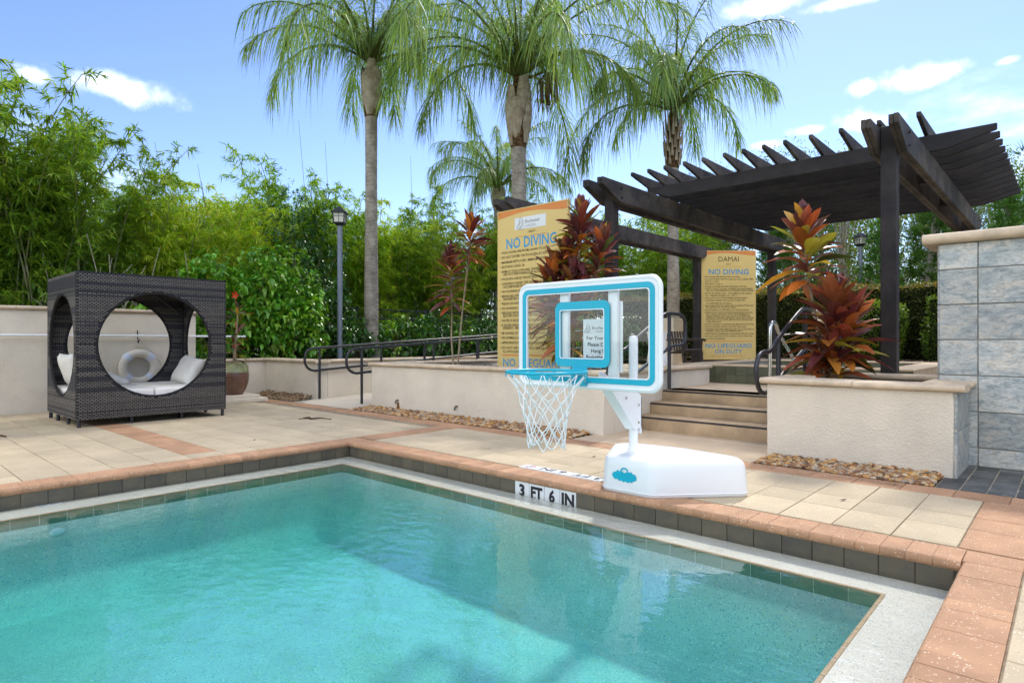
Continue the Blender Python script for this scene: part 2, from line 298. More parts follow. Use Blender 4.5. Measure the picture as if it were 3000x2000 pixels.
M_SIGN_GY = mat('grey_print', (.36, .38, .38), .5, .3, .02, 1)
M_INK = mat('black_ink', (.015, .015, .02), .5, .4, .02, 1)
M_RED = mat('red_print', (.45, .03, .06), .5, .4, .02, 1)
M_ROPE = mat('white_cord', (.80, .83, .82), .6, .3, .03, 9)
M_BAND = mat('pale_blue_tape', (.58, .62, .72), .5, .4, .03, 6)
M_RING = mat('cream_foam', (.66, .61, .51), .6, .3, .06, 5)
M_BARK = mat('grey_bark', (.44, .395, .335), .9, .2, .2, 6, bump=1.0, bscale=14, stain=.35)
M_CULM = mat('bamboo_culm', (.30, .26, .14), .55, .35, .3, 6, col2=(.14, .17, .05))
M_DRY = mat('dry_culm', (.40, .35, .26), .8, .2, .2, 8)
M_STEM = mat('woody_stem', (.34, .27, .18), .85, .2, .2, 14)
M_LEAF = leaf_mat('green_leaf')
M_LEAF_GLOSS = leaf_mat('glossy_leaf', .3, .28, .5)
M_LEAF_RED = leaf_mat('cordyline_leaf', .28, .22, .5)
M_NEEDLE = leaf_mat('needle', .5, .3, .3)
M_PETAL = mat('red_petal', (.7, .02, .015), .5, .3, .1, 9)
M_BOOT = mat('palm_boot', (.46, .40, .31), .9, .15, .3, 7, bump=.8, bscale=22, col2=(.22, .16, .10))
M_FIBRE = mat('palm_fibre', (.15, .09, .045), .95, .1, .4, 16, bump=1, bscale=40)
M_PETIOLE = mat('petiole', (.20, .21, .07), .6, .3, .2, 8)
M_TWIG = mat('dry_twig', (.10, .05, .025), .9, .1, .3, 20)
M_CMORT = mat('coping_mortar', (.46, .30, .19), .95, .1, .15, 14)
def trunk_mat():
    m = bpy.data.materials.new('ringed_trunk'); m.use_nodes = True; N = m.node_tree.nodes; L = m.node_tree.links; b = N['Principled BSDF']; b.inputs['Roughness'].default_value = .9; b.inputs['Specular IOR Level'].default_value = .2
    tc = N.new('ShaderNodeTexCoord'); w = N.new('ShaderNodeTexWave'); w.wave_type = 'BANDS'; w.bands_direction = 'Z'; w.inputs['Scale'].default_value = 3.4; w.inputs['Distortion'].default_value = 9; w.inputs['Detail'].default_value = 3; w.inputs['Detail Scale'].default_value = 1.2; L.new(tc.outputs['Object'], w.inputs['Vector'])
    n = N.new('ShaderNodeTexNoise'); n.inputs['Scale'].default_value = 5; n.inputs['Detail'].default_value = 9; n.inputs['Roughness'].default_value = .7; L.new(tc.outputs['Object'], n.inputs['Vector'])
    cr = N.new('ShaderNodeValToRGB'); cr.color_ramp.elements[0].position = .28; cr.color_ramp.elements[0].color = (.16, .135, .105, 1); cr.color_ramp.elements[1].position = .66; cr.color_ramp.elements[1].color = (.42, .38, .325, 1); L.new(n.outputs['Fac'], cr.inputs[0])
    c2 = N.new('ShaderNodeValToRGB'); c2.color_ramp.elements[0].position = .02; c2.color_ramp.elements[0].color = (.58, .55, .52, 1); c2.color_ramp.elements[1].position = .22; c2.color_ramp.elements[1].color = (1, 1, 1, 1); L.new(w.outputs['Fac'], c2.inputs[0])
    mx = N.new('ShaderNodeMix'); mx.data_type = 'RGBA'; mx.blend_type = 'MULTIPLY'; mx.inputs['Factor'].default_value = .42; L.new(cr.outputs[0], mx.inputs[6]); L.new(c2.outputs[0], mx.inputs[7]); L.new(mx.outputs[2], b.inputs['Base Color'])
    bp = N.new('ShaderNodeBump'); bp.inputs['Strength'].default_value = .4; bp.inputs['Distance'].default_value = .012; L.new(w.outputs['Fac'], bp.inputs['Height']); L.new(bp.outputs[0], b.inputs['Normal']); return m
M_TRUNK = trunk_mat()
# ================================================================== SETTING
# ---- ground beyond the site: one sheet with an opening where pool terrace and beds lie
def ground():
    xi = (-6.2, 9.0); yi = (-9.0, 10.4); B = 600
    mb = MB(); z = .40
    mb.add([(-B, -B, z), (B, -B, z), (B, B, z), (-B, B, z), (xi[0], yi[0], z), (xi[1], yi[0], z), (xi[1], yi[1], z), (xi[0], yi[1], z)],
           [(0, 1, 5, 4), (1, 2, 6, 5), (2, 3, 7, 6), (3, 0, 4, 7)])
    struct(mb.build('ground', M_GRASS))
ground()
# ---- pool terrace
deck = MB()
X0, X1, Y0, Y1 = -6.2, 9.0, -9.0, 2.9
zb = -.008
PX0, PX1, PY0 = -.02, 5.03, -7.0              # pool opening in the slab
deck.add([(X0, Y0, zb), (X1, Y0, zb), (X1, Y1, zb), (X0, Y1, zb), (PX0, PY0, zb), (PX1, PY0, zb), (PX1, .02, zb), (PX0, .02, zb)],
         [(0, 1, 5, 4), (1, 2, 6, 5), (2, 3, 7, 6), (3, 0, 4, 7)])
deck_o = struct(deck.build('pool_deck', M_JOINT))
_pm = {}
def paver(name, x0, y0, x1, y1, m, g=.0024):
    w, h = round(x1 - x0 - 2 * g, 3), round(y1 - y0 - 2 * g, 3)
    if w < .02 or h < .02: return
    k = (w, h, m.name)
    if k not in _pm:
        _pm[k] = MB().box(-w / 2, -h / 2, -.03, w / 2, h / 2, 0).mesh(name, .0025, 1)
        _pm[k].materials.append(m)
    o = bpy.data.objects.new(name, _pm[k]); COL.objects.link(o); o.location = ((x0 + x1) / 2, (y0 + y1) / 2, random.uniform(-.0012, .0008)); o.parent = deck_o
    o.rotation_euler = (random.uniform(-.002, .002), random.uniform(-.002, .002), 0)
CO = .195   # coping width behind the tile line
rnd = random.Random(3)
rows = [(-1.405 + .2905 * i) for i in range(-5, 10)]       # joints running along X
STRIP = (-1.405, -1.12)
for i in range(len(rows) - 1):
    y0, y1 = rows[i], rows[i + 1]
    if y0 > 1.3: break
    y1 = min(y1, 1.375)
    if y0 < 1.3 and 1.375 - y1 < .08: y1 = 1.375
    x = -CO - .008; k = 0
    xs = [x, -.433]
    while xs[-1] > -5.35: xs.append(xs[-1] - rnd.choice((.29, .29, .415, .602)))
    xs[-1] = -5.38
    pink = abs(y0 - STRIP[0]) < .05
    if pink: xs = [-CO - .008, -.433] + [-.433 - .62 * j for j in range(1, 9)] + [-5.38]
    for a, b in zip(xs[:-1], xs[1:]):
        if pink and a < -.4: paver('accent_paver', b, y0, a, y1, M_PINK)
        else: paver('paver', b, y0, a, y1, M_PAVER)
# band running away from the pool corner, and the band along the planters
for j in range(4):
    ya = .225 + (1.375 - .225) / 4 * j; paver('accent_paver', -CO - .004, ya, .105, ya + (1.375 - .225) / 4, M_PINK)
xb = -6.0
while xb < 8.5:
    paver('accent_paver', xb, 1.378, xb + .2915, 1.628, M_PINK); xb += .2915
# right panel
cols = [.108] + [.405 + .2842 * i for i in range(17)]
cols = [c for c in cols if c < 4.9] + [4.951]
for i in range(len(cols) - 1):
    ys = [.222, .606, .907, 1.376] if i % 2 == 0 else [.222, .52, .907, 1.10, 1.376]
    if i > 11: ys = [.222, .606, .907, 1.376]
    for a, b in zip(ys[:-1], ys[1:]): paver('paver', cols[i], a, cols[i + 1], b, M_PAVER)
# salmon field past the right corner, then beige again
for j, (a, b) in enumerate(((.222, .615), (.615, .90), (.90, 1.376))):
    paver('accent_paver', 4.953, a, 5.21, b, M_PINK)
for j in range(3):
    x0 = 5.212 + j * .29
    for a, b in ((.222, .6), (.6, .9), (.9, 1.376)): paver('paver', x0, a, x0 + .29, b, M_PAVER)
for j in range(8):
    y0 = .21 - (j + 1) * .3
    for i in range(3): paver('paver', 5.212 + i * .29, y0, 5.212 + (i + 1) * .29, y0 + .3, M_PAVER)
# plain paving where single pieces can no longer be told apart or the photo shows none
pf = MB()
for (a, b, c, d) in ((-5.4, -9.0, -.205, -2.86), (6.085, -9.0, 9.0, 1.376), (5.212, -9, 6.085, -2.2)):
    pf.add([(a, b, -.002), (c, b, -.002), (c, d, -.002), (a, d, -.002)], [(0, 1, 2, 3)])
struct(pf.build('paving', M_PAVER))
# landing before the steps
struct(box('landing', (1.56, 1.632, -.03), (3.40, 2.72, .002), M_CONC))
# ---- pool: shelf, basin, tile courses, coping
SH = -.152; WL = -.128; IX0, IX1, IY = .287, 4.729, -.254; FZ = -.70; PE = -7.0; OX1 = 5.012
basin = MB()
def quad(mb, a, b, c, d): mb.add([a, b, c, d], [(0, 1, 2, 3)])
quad(basin, (0, PE, SH), (IX0, PE, SH), (IX0, 0, SH), (0, 0, SH)); quad(basin, (IX0, IY, SH), (IX1, IY, SH), (IX1, 0, SH), (IX0, 0, SH)); quad(basin, (IX1, PE, SH), (OX1, PE, SH), (OX1, 0, SH), (IX1, 0, SH))
pool_o = struct(basin.build('pool', M_QUARTZ))
fl = MB(); CR = .38
quad(fl, (IX0 + CR, PE, FZ), (IX1 - CR, PE, FZ), (IX1 - CR, IY - CR, FZ), (IX0 + CR, IY - CR, FZ))
# coved feet of the walls
def cove(x0, y0, x1, y1, nx, ny):
    n = 12
    for k in range(n):
        a0 = k / n * math.pi / 2; a1 = (k + 1) / n * math.pi / 2; r = CR
        o0, z0 = r * (1 - math.cos(a0)), FZ + r * (1 - math.sin(a0)); o1, z1 = r * (1 - math.cos(a1)), FZ + r * (1 - math.sin(a1))
        quad(fl, (x0 + nx * o0, y0 + ny * o0, z0), (x1 + nx * o0, y1 + ny * o0, z0), (x1 + nx * o1, y1 + ny * o1, z1), (x0 + nx * o1, y0 + ny * o1, z1))
    quad(fl, (x0, y0, FZ + CR), (x1, y1, FZ + CR), (x1, y1, SH - .001), (x0, y0, SH - .001))
cove(IX0, PE, IX0, IY, 1, 0); cove(IX0, IY, IX1, IY, 0, -1); cove(IX1, PE, IX1, IY, -1, 0); cove(IX0, PE, IX1, PE, 0, 1)
bl = fl.build('basin_lining', M_FLOOR, pool_o)
_bm = bmesh.new(); _bm.from_mesh(bl.data); bmesh.ops.remove_doubles(_bm, verts=_bm.verts, dist=.0005); bmesh.ops.recalc_face_normals(_bm, faces=_bm.faces)
for _f in _bm.faces: _f.smooth = True
_bm.to_mesh(bl.data); _bm.free()
bk = MB(); bk.box(-.03, PE, -.75, -.006, .03, -.045); bk.box(-.006, .006, -.75, OX1 + .05, .03, -.045); bk.box(OX1 + .006, PE, -.75, OX1 + .03, .006, -.045); bk.box(-.03, PE - .03, -.75, OX1 + .03, PE, -.045)
bk.build('grout_bed', M_GROUT, pool_o)
def shared(name, me, loc, rz, parent):
    o = bpy.data.objects.new(name, me); COL.objects.link(o); o.location = loc; o.rotation_euler = (0, 0, rz); o.parent = parent; return o
T = .1535
tm = MB().box(.0016, -.004, SH, T - .0016, .006, -.046).mesh('waterline_tile', .0015, 1); tm.materials.append(M_TILE)
MARK = (2.243, 2.816)
for k in range(21): shared('waterline_tile', tm, (0, -.0 - k * T - T + 0, 0), R(90), pool_o).location = (.0, -(k + 1) * T, 0)
k = 0; x = 2.243 - T * 14.62
x = -.02
tile_x = [2.243 - T * j for j in range(14, 0, -1)] + [2.816 + T * j for j in range(0, 14)]
for x in tile_x: shared('waterline_tile', tm, (x, 0, 0), 0, pool_o)
for k in range(12): shared('waterline_tile', tm, (OX1, -k * T, 0), R(-90), pool_o)
# inner course of trim tile under the shelf edge
im = MB().box(.002, -.0025, SH - .072, T - .002, .004, SH - .003).mesh('step_tile', .0015, 1); im.materials.append(M_TILE_G)
tr = MB().box(.0012, -.0075, SH - .004, T - .0012, .010, SH + .0035).mesh('trim_tile', .002, 1); tr.materials.append(M_TRIM)
for k in range(19):
    for nm, me in (('step_tile', im), ('trim_tile', tr)): shared(nm, me, (IX0, IY - (k + 1) * T, 0), R(90), pool_o)
for k in range(29):
    for nm, me in (('step_tile', im), ('trim_tile', tr)):
        if IX0 + (k + 1) * T < IX1 + .03: shared(nm, me, (IX0 + k * T, IY, 0), 0, pool_o)
for k in range(12):
    for nm, me in (('step_tile', im), ('trim_tile', tr)): shared(nm, me, (IX1, IY - k * T, 0), R(-90), pool_o)
# coping bricks with a rounded nose
def coping_mesh(w):
    prof = [(-CO, -.05), (-CO, 0.0)]                                  # (y outward positive -> local +y is away from the pool)
    nose = [(.02 - .026 + .026 * math.cos(a), -.026 + .026 * math.sin(a)) for a in [math.pi / 2 - i * math.pi / 12 for i in range(0, 13)]]
    pts = [(CO, -.05), (CO, 0)] + [(-.0 - (p[0]), p[1]) for p in nose]
    pts = [(p[0], p[1]) for p in pts]
    return MB().prism(pts[::-1], .0009, w - .0009, 'x').mesh('coping_brick', 0, 1, True)
CW = .1085; cm = coping_mesh(CW); cm.materials.append(M_PINK)
rc = random.Random(5)
def cop(loc, rz):
    o = shared('coping_brick', cm, loc, rz, pool_o); o.location.z = rc.uniform(-.0015, .001); o.rotation_euler.x = rc.uniform(-.004, .004); return o
for k in range(32): cop((-.0, -(k + 1) * CW - .0, 0), R(90))
for k in range(46):
    if (k + 1) * CW < 5.0: cop((k * CW, 0, 0), 0)
for k in range(20): cop((OX1, -k * CW, 0), R(-90))
box('coping_corner', (-CO, .001, -.05), (-.002, CO, 0), M_PINK, pool_o, .004, 1); box('coping_corner', (4.992, .001, -.05), (5.21, CO, 0), M_PINK, pool_o, .004, 1)
cmr = MB(); cmr.box(-CO + .004, -32 * CW, -.049, .008, .0, -.0035); cmr.box(-.0, -.008, -.049, 4.99, CO - .004, -.0035); cmr.box(5.004, -20 * CW, -.049, OX1 + CO - .004, 0, -.0035); cmr.build('coping_mortar', M_CMORT, pool_o)
# run of the far, unseen part of the edge
box('coping_run', (-CO, PE, -.05), (.02, -32 * CW, 0), M_PINK, pool_o, .01, 2); box('coping_run', (OX1 - .02, PE, -.05), (OX1 + .2, -20 * CW, 0), M_PINK, pool_o, .01, 2); box('coping_run', (-CO, PE - .21, -.05), (OX1 + .24, PE, 0), M_PINK, pool_o, .01, 2)
# ---- water
def water_mats():
    m = bpy.data.materials.new('pool_water'); m.use_nodes = True; nt = m.node_tree; N = nt.nodes; L = nt.links; N.clear()
    out = N.new('ShaderNodeOutputMaterial'); tr = N.new('ShaderNodeBsdfTransparent'); gl = N.new('ShaderNodeBsdfGlossy'); gl.inputs['Roughness'].default_value = .012
    lw = N.new('ShaderNodeLayerWeight'); pw = N.new('ShaderNodeMath'); pw.operation = 'POWER'; pw.inputs[1].default_value = 5; L.new(lw.outputs['Facing'], pw.inputs[0]); fr = N.new('ShaderNodeMath'); fr.operation = 'MULTIPLY_ADD'; fr.inputs[1].default_value = .95; fr.inputs[2].default_value = .085; L.new(pw.outputs[0], fr.inputs[0]); ms = N.new('ShaderNodeMixShader')
    tc = N.new('ShaderNodeTexCoord'); mp = N.new('ShaderNodeMapping'); mp.inputs['Scale'].default_value = (1.0, 1.5, 1); mp.inputs['Rotation'].default_value = (0, 0, R(45)); L.new(tc.outputs['Object'], mp.inputs[0])
    n = N.new('ShaderNodeTexNoise'); n.inputs['Scale'].default_value = 9; n.inputs['Detail'].default_value = 4; n.inputs['Roughness'].default_value = .5; L.new(mp.outputs[0], n.inputs['Vector'])
    n2 = N.new('ShaderNodeTexNoise'); n2.inputs['Scale'].default_value = .55; n2.inputs['Detail'].default_value = 2; L.new(tc.outputs['Object'], n2.inputs['Vector'])
    mr = N.new('ShaderNodeMapRange'); mr.inputs['From Min'].default_value = .42; mr.inputs['From Max'].default_value = .62; mr.inputs['To Min'].default_value = .12; mr.inputs['To Max'].default_value = 1.0; L.new(n2.outputs['Fac'], mr.inputs['Value'])
    ml = N.new('ShaderNodeMath'); ml.operation = 'MULTIPLY'; L.new(n.outputs['Fac'], ml.inputs[0]); L.new(mr.outputs[0], ml.inputs[1])
    bp = N.new('ShaderNodeBump'); bp.inputs['Strength'].default_value = .6; bp.inputs['Distance'].default_value = .013; L.new(ml.outputs[0], bp.inputs['Height'])
    L.new(bp.outputs[0], gl.inputs['Normal']); L.new(bp.outputs[0], lw.inputs['Normal'])
    L.new(fr.outputs[0], ms.inputs[0]); L.new(tr.outputs[0], ms.inputs[1]); L.new(gl.outputs[0], ms.inputs[2]); L.new(ms.outputs[0], out.inputs['Surface'])
    va = N.new('ShaderNodeVolumeAbsorption'); va.inputs['Color'].default_value = (.12, .80, .775, 1); va.inputs['Density'].default_value = .95; L.new(va.outputs[0], out.inputs['Volume'])
    return m
wm = water_mats()
struct(MB().box(-.004, PE - .004, FZ - .05, OX1 + .004, .004, WL).build('water', wm))
# ---- depth lettering
def text_mesh(s, height, width=None, bold=0.0, align='LEFT', squeeze=1.0):
    cu = bpy.data.curves.new('t', 'FONT'); cu.body = s; cu.size = 1.0; cu.offset = bold; cu.resolution_u = 2
    o = bpy.data.objects.new('t', cu); COL.objects.link(o); dg = bpy.context.evaluated_depsgraph_get(); me = bpy.data.meshes.new_from_object(o.evaluated_get(dg))
    bpy.data.objects.remove(o); bpy.data.curves.remove(cu)
    n = len(me.vertices); co = np.zeros(n * 3, dtype=np.float32); me.vertices.foreach_get('co', co); co = co.reshape(-1, 3)
    k = height / .729
    x0 = co[:, 0].min(); w0 = (co[:, 0].max() - x0)
    sx = (width / w0) if width else k * squeeze
    V = np.c_[(co[:, 0] - x0) * sx, co[:, 1] * k, np.zeros(n)]
    if align == 'CENTER': V[:, 0] -= w0 * sx / 2
    faces = [tuple(p.vertices) for p in me.polygons]; bpy.data.meshes.remove(me)
    return V, faces
def letter(name, parts, origin, ux, uy, m, parent):
    """parts: list of (text verts, faces, dx, dy); laid on plane origin + x*ux + y*uy"""
    mb = MB(); o = Vector(origin); ux = Vector(ux); uy = Vector(uy)
    for V, Fc, dx, dy in parts: mb.add([o + ux * (float(p[0]) + dx) + uy * (float(p[1]) + dy) for p in V], Fc)
    return mb.build(name, m, parent)
mk = (MARK[1] - MARK[0]) / 4
for i, s in enumerate(('3', 'FT', '6', 'IN')):
    x = MARK[0] + i * mk
    p = box('depth_tile', (x + .0022, -.0045, SH + .002), (x + mk - .0022, .006, -.046), M_SIGN_WH, pool_o, .001, 1)
    V, Fc = text_mesh(s, .084, .056 if len(s) == 1 else .112, .05, 'CENTER')
    letter('lettering', [(V, Fc, x + mk / 2, -.151)], (0, -.0052, 0), (1, 0, 0), (0, 0, 1), M_INK, p)
strip = struct(box('depth_strip', (2.09, CO + .018, -.006), (2.87, CO + .122, .0035), M_SIGN_WH)); 
strip.parent = deck_o; del strip['kind']
V, Fc = text_mesh('3 FT  6 IN', .072, .56, .02)
letter('lettering', [(V, Fc, 0, 0)], (2.84, CO + .108, .0045), (-1, 0, 0), (0, -1, 0), M_INK, strip)
cr = MB(); c0 = Vector((2.17, CO + .07, .0045))
ring = [(c0 + Vector((math.cos(a) * r, math.sin(a) * r * .95, 0))) for r in (.042, .036) for a in [i * math.pi / 12 for i in range(24)]]
cr.add(ring, [(i, (i + 1) % 24, 24 + (i + 1) % 24, 24 + i) for i in range(24)]); cr.add([c0 + Vector(p) for p in ((-.03, -.026, .0003), (-.026, -.03, .0003), (.03, .026, .0003), (.026, .03, .0003))], [(0, 1, 2, 3)])
cr.build('warning_symbol', M_RED, strip)
hp = MB(); hp.add([c0 + Vector(p) for p in ((-.02, .012, 0.0002), (.014, .0, .0002), (.018, .006, .0002), (-.016, .02, .0002))], [(0, 1, 2, 3)]); hp.build('diver_symbol', M_INK, strip)
sm = box('shelf_marker', (.014, -2.53, SH), (.062, -2.385, SH + .005), M_SIGN_WH, pool_o, .001, 1)
V, Fc = text_mesh('3 FT 6 IN', .026, .12, .01); letter('lettering', [(V, Fc, 0, 0)], (.05, -2.518, SH + .0062), (0, 1, 0), (-1, 0, 0), M_INK, sm)
ft = MB().lathe([(.0, 0), (.055, 0), (.058, .006), (.04, .012), (.0, .012)], (0, 0, 0), 20); fo = ft.build('return_fitting', M_WHITE, pool_o, smooth=True); fo.rotation_euler = (0, R(90), 0); fo.scale = (.45, .8, .8); fo.location = (IX0 + .002, -2.46, -.283)
# skimmer-like glints are left to the light
# ================================================================== WALLS, PLANTERS, STEPS, RAMP
def cap_row(parent, a, b, width, z, th=.052, over=None, n=None, along='x'):
    """row of bull-nosed cap stones from a to b (along x or y); width=(lo,hi) across"""
    L = abs(b - a); n = n or max(1, round(L / .72)); lo, hi = width; r = th / 2
    arc = [(math.cos(t), math.sin(t)) for t in [-math.pi / 2 + i * math.pi / 8 for i in range(9)]]
    prof = [(hi - r + r * c, z + r + r * s) for c, s in arc] + [(lo + r - r * c, z + r - r * s) for c, s in [(-x, -y) for x, y in arc][::1]]
    prof = [(hi - r + r * c, z + r + r * s) for c, s in arc] + [(lo + r - r * c, z + r + r * s) for c, s in arc[::-1]]
    for i in range(n):
        s0 = a + (b - a) * i / n + .002; s1 = a + (b - a) * (i + 1) / n - .002
        if along == 'x':
            mb = MB().prism(prof[::-1], min(s0, s1), max(s0, s1), 'x')
        else:
            mb = MB().prism(prof, min(s0, s1), max(s0, s1), 'y')
        o = mb.build('cap_stone', M_CAP, parent, smooth=True)
        o.location.z = random.uniform(-.002, .002)
# tall stucco wall behind the daybed
w = thing('stucco_wall', 'tall cream stucco wall behind the wicker daybed', 'wall', (-5.5, -4, 0))
box('wall', (-5.62, -9, -.05), (-5.4, .555, 1.44), M_STUCCO, w, .006, 1)
cap_row(w, -9, .60, (-5.66, -5.355), 1.44, .055, n=12, along='y')
# low bed wall left of the ramp
w = thing('low_bed_wall', 'low cream stucco wall holding the hibiscus bed beside the ramp', 'wall', (-5.2, 2.1, 0))
box('wall', (-6.27, .3, -.05), (-6.05, 2.282, .63), M_STUCCO, w, .006, 1)
box('wall', (-6.048, 2.06, -.05), (-4.20, 2.28, .63), M_STUCCO, w, .006, 1)
box('wall', (-4.40, 2.282, -.05), (-4.20, 9.0, .632), M_STUCCO_RAMP, w, .006, 1)
cap_row(w, .3, 2.0, (-6.30, -6.0), .632, .052, n=2, along='y'); cap_row(w, -6.30, -4.14, (2.01, 2.31), .632, .052, n=3, along='x'); cap_row(w, 2.32, 9.0, (-4.45, -4.145), .634, .052, n=9, along='y')
# left planter
pl = thing('left_planter', 'long cream stucco planter behind the basketball hoop', 'planter', (-.5, 2.5, 0))
LPX0, LPX1, LPY0, LPY1 = -2.54, 1.675, 2.03, 4.6
box('wall', (LPX0, LPY0, -.05), (LPX1, LPY0 + .2, .63), M_STUCCO, pl, .006, 1)
box('wall', (LPX0, LPY0 + .203, -.05), (LPX0 + .2, LPY1, .63), M_STUCCO, pl, .006, 1)
box('wall', (LPX1 - .2, LPY0 + .203, -.05), (LPX1, LPY1, .63), M_STUCCO, pl, .006, 1)
box('wall', (LPX0 + .203, LPY1 - .2, -.05), (LPX1 - .203, LPY1, .60), M_STUCCO, pl, .006, 1)
cap_row(pl, LPX0 - .045, LPX1 + .045, (LPY0 - .045, LPY0 + .245), .632, .052, n=6, along='x')
cap_row(pl, LPY0 + .25, LPY1, (LPX0 - .045, LPX0 + .245), .633, .052, n=4, along='y')
cap_row(pl, LPY0 + .25, LPY1, (LPX1 - .245, LPX1 + .045), .633, .052, n=4, along='y')
def bumpy(name, x0, y0, x1, y1, z, amp, m, parent=None, step=.12, seed=1):
    nx = max(2, int((x1 - x0) / step)); ny = max(2, int((y1 - y0) / step)); g = np.random.default_rng(seed)
    xs = np.linspace(x0, x1, nx + 1); ys = np.linspace(y0, y1, ny + 1); Xg, Yg = np.meshgrid(xs, ys, indexing='ij')
    Z = z + amp * (g.random(Xg.shape) - .5) + amp * np.sin(Xg * 2.3) * np.cos(Yg * 1.9) * .6
    V = np.c_[Xg.ravel(), Yg.ravel(), Z.ravel()]; idx = np.arange((nx + 1) * (ny + 1)).reshape(nx + 1, ny + 1)
    Fq = np.stack([idx[:-1, :-1].ravel(), idx[1:, :-1].ravel(), idx[1:, 1:].ravel(), idx[:-1, 1:].ravel()], 1)
    return put(name, fast_mesh(name, V, Fq), m, parent)
bumpy('soil', LPX0 + .2, LPY0 + .2, LPX1 - .2, LPY1 - .2, .575, .04, M_SOIL, pl)
# right planter, with its slate-clad end
pr = thing('right_planter', 'square cream stucco planter in front of the slate wall', 'planter', (4.0, 2.8, 0))
RX0, RX1, RY0, RY1 = 3.38, 4.72, 2.03, 3.56
box('wall', (RX0, RY0, -.05), (RX1, RY0 + .2, .63), M_STUCCO, pr, .006, 1)
box('wall', (RX0, RY0 + .203, -.05), (RX0 + .2, RY1, .63), M_STUCCO, pr, .006, 1)
box('wall', (RX1 - .2, RY0 + .203, -.05), (RX1, RY1, .63), M_STUCCO, pr, .006, 1)
box('wall', (RX0 + .203, RY1 - .2, -.05), (RX1 - .203, RY1, .63), M_STUCCO, pr, .006, 1)
cap_row(pr, RX0 - .05, RX1 + .075, (RY0 - .05, RY0 + .25), .632, .052, n=2, along='x')
cap_row(pr, RY0 + .255, RY1 - .256, (RX0 - .05, RX0 + .25), .633, .052, n=2, along='y')
cap_row(pr, RX0 - .05, RX1 - .25, (RY1 - .25, RY1 + .04), .632, .052, n=2, along='x')
cap_row(pr, RY0 + .255, RY1, (RX1 - .25, RX1 + .075), .633, .052, n=2, along='y')
bumpy('soil', RX0 + .2, RY0 + .2, RX1 - .2, RY1 - .2, .575, .04, M_SOIL, pr, seed=4)
for (za, zb_) in ((.0, .33), (.334, .63)): box('slate_tile', (RX1, RY0 + .004, za), (RX1 + .022, 2.69, zb_), M_SLATE, pr, .003, 1)
# slate feature wall
sw = thing('slate_wall', 'tall blue-grey slate tiled wall with stone cap at the right', 'wall', (5.5, 2.9, 0))
SX0, SY0 = 4.54, 2.70
box('core', (SX0 + .004, SY0 + .014, -.05), (8.5, SY0 + .45, 1.80), M_MORTAR, sw)
jx = [SX0, 4.800, 5.39, 5.98, 6.57, 7.16, 7.75, 8.5]; jz = [0, .15, .438, .726, 1.014, 1.302, 1.590, 1.80]
sr = random.Random(9)
for zi in range(len(jz) - 1):
    for xi in range(len(jx) - 1):
        d = sr.uniform(0, .006)
        xa = jx[xi]; 
        o = box('slate_tile', (xa + .003, SY0 - d, jz[zi] + .003), (jx[xi + 1] - .003, SY0 + .016, jz[zi + 1] - .003), M_SLATE, sw, .003, 1)
for zi in range(len(jz) - 1): box('slate_tile', (SX0 - .012, SY0 + .018, jz[zi] + .003), (SX0 + .003, SY0 + .45, jz[zi + 1] - .003), M_SLATE, sw, .003, 1)
cap_row(sw, SX0 - .11, 8.5, (SY0 - .08, SY0 + .53), 1.803, .085, n=5, along='x')
# slate floor at its foot
sf = struct(box('slate_floor', (4.66, 1.632, -.03), (8.5, 2.69, -.004), M_MORTAR)); 
for i in range(12):
    xa = 4.66 if i == 0 else 4.797 + (i - 1) * .1475; xb_ = 4.797 + i * .1475
    for j in range(7):
        ya = 1.638 + j * .15; o = box('slate_tile', (xa + .004, ya + .004, -.02), (xb_ - .004, ya + .146, sr.uniform(-.001, .003)), M_SLATE_D, sf, .002, 1)
# ---- steps and upper terrace
st = thing('garden_steps', 'three brown concrete steps between the two planters', 'steps', (2.5, 2.9, 0))
SYS, SZS = (2.69, 2.99, 3.29), (.16, .29, .42)
for i in range(3):
    zt = SZS[i]; z0 = -.04 if i == 0 else SZS[i - 1] - .02
    box('step', (LPX1 + .002, SYS[i], z0), (RX0 - .002, SYS[i] + (.32 if i < 2 else .35), zt), M_STEP, st, .008, 2)
    box('nosing_strip', (LPX1 + .01, SYS[i] - .003, zt - .026), (RX0 - .01, SYS[i] + .006, zt - .006), M_BLACK, st)
ut = MB()
for (a, b, c, d) in ((LPX1, 3.30, RX0, RY1), (LPX1, RY1, 9.0, LPY1), (LPX0 - 2.0, LPY1, 9.0, 10.4)): ut.box(a, b, -.05, c, d, .42)
struct(ut.build('upper_terrace', M_CONC))
# ---- ramp
rp = MB(); ys = [1.632, 1.75, 9.0]; zs = [.003, .003, .003 + .058 * 7.25]
rp.add([(-4.2, ys[0], zs[0]), (-2.54, ys[0], zs[0]), (-4.2, ys[1], zs[1]), (-2.54, ys[1], zs[1]), (-4.2, ys[2], zs[2]), (-2.54, ys[2], zs[2])], [(0, 1, 3, 2), (2, 3, 5, 4)])
struct(rp.build('ramp', mat('ramp_concrete', (.62, .54, .42), .85, .25, .07, 2.0, bump=.25, bscale=110, stain=.2)))
# beds
bumpy('bed_soil', -12, 2.28, -4.40, 10.3, .60, .06, M_SOIL, None, .3, 5)['kind'] = 'structure'
bumpy('bed_soil', -12, -8.9, -6.24, 2.28, .60, .06, M_SOIL, None, .3, 6)['kind'] = 'structure'
bumpy('bed_soil', -6.2, -8.9, -5.62, .3, .30, .05, M_SOIL, None, .3, 7)['kind'] = 'structure'
bumpy('bed_soil', -6, 10.4, 10, 14, .52, .06, M_SOIL, None, .3, 8)['kind'] = 'structure'
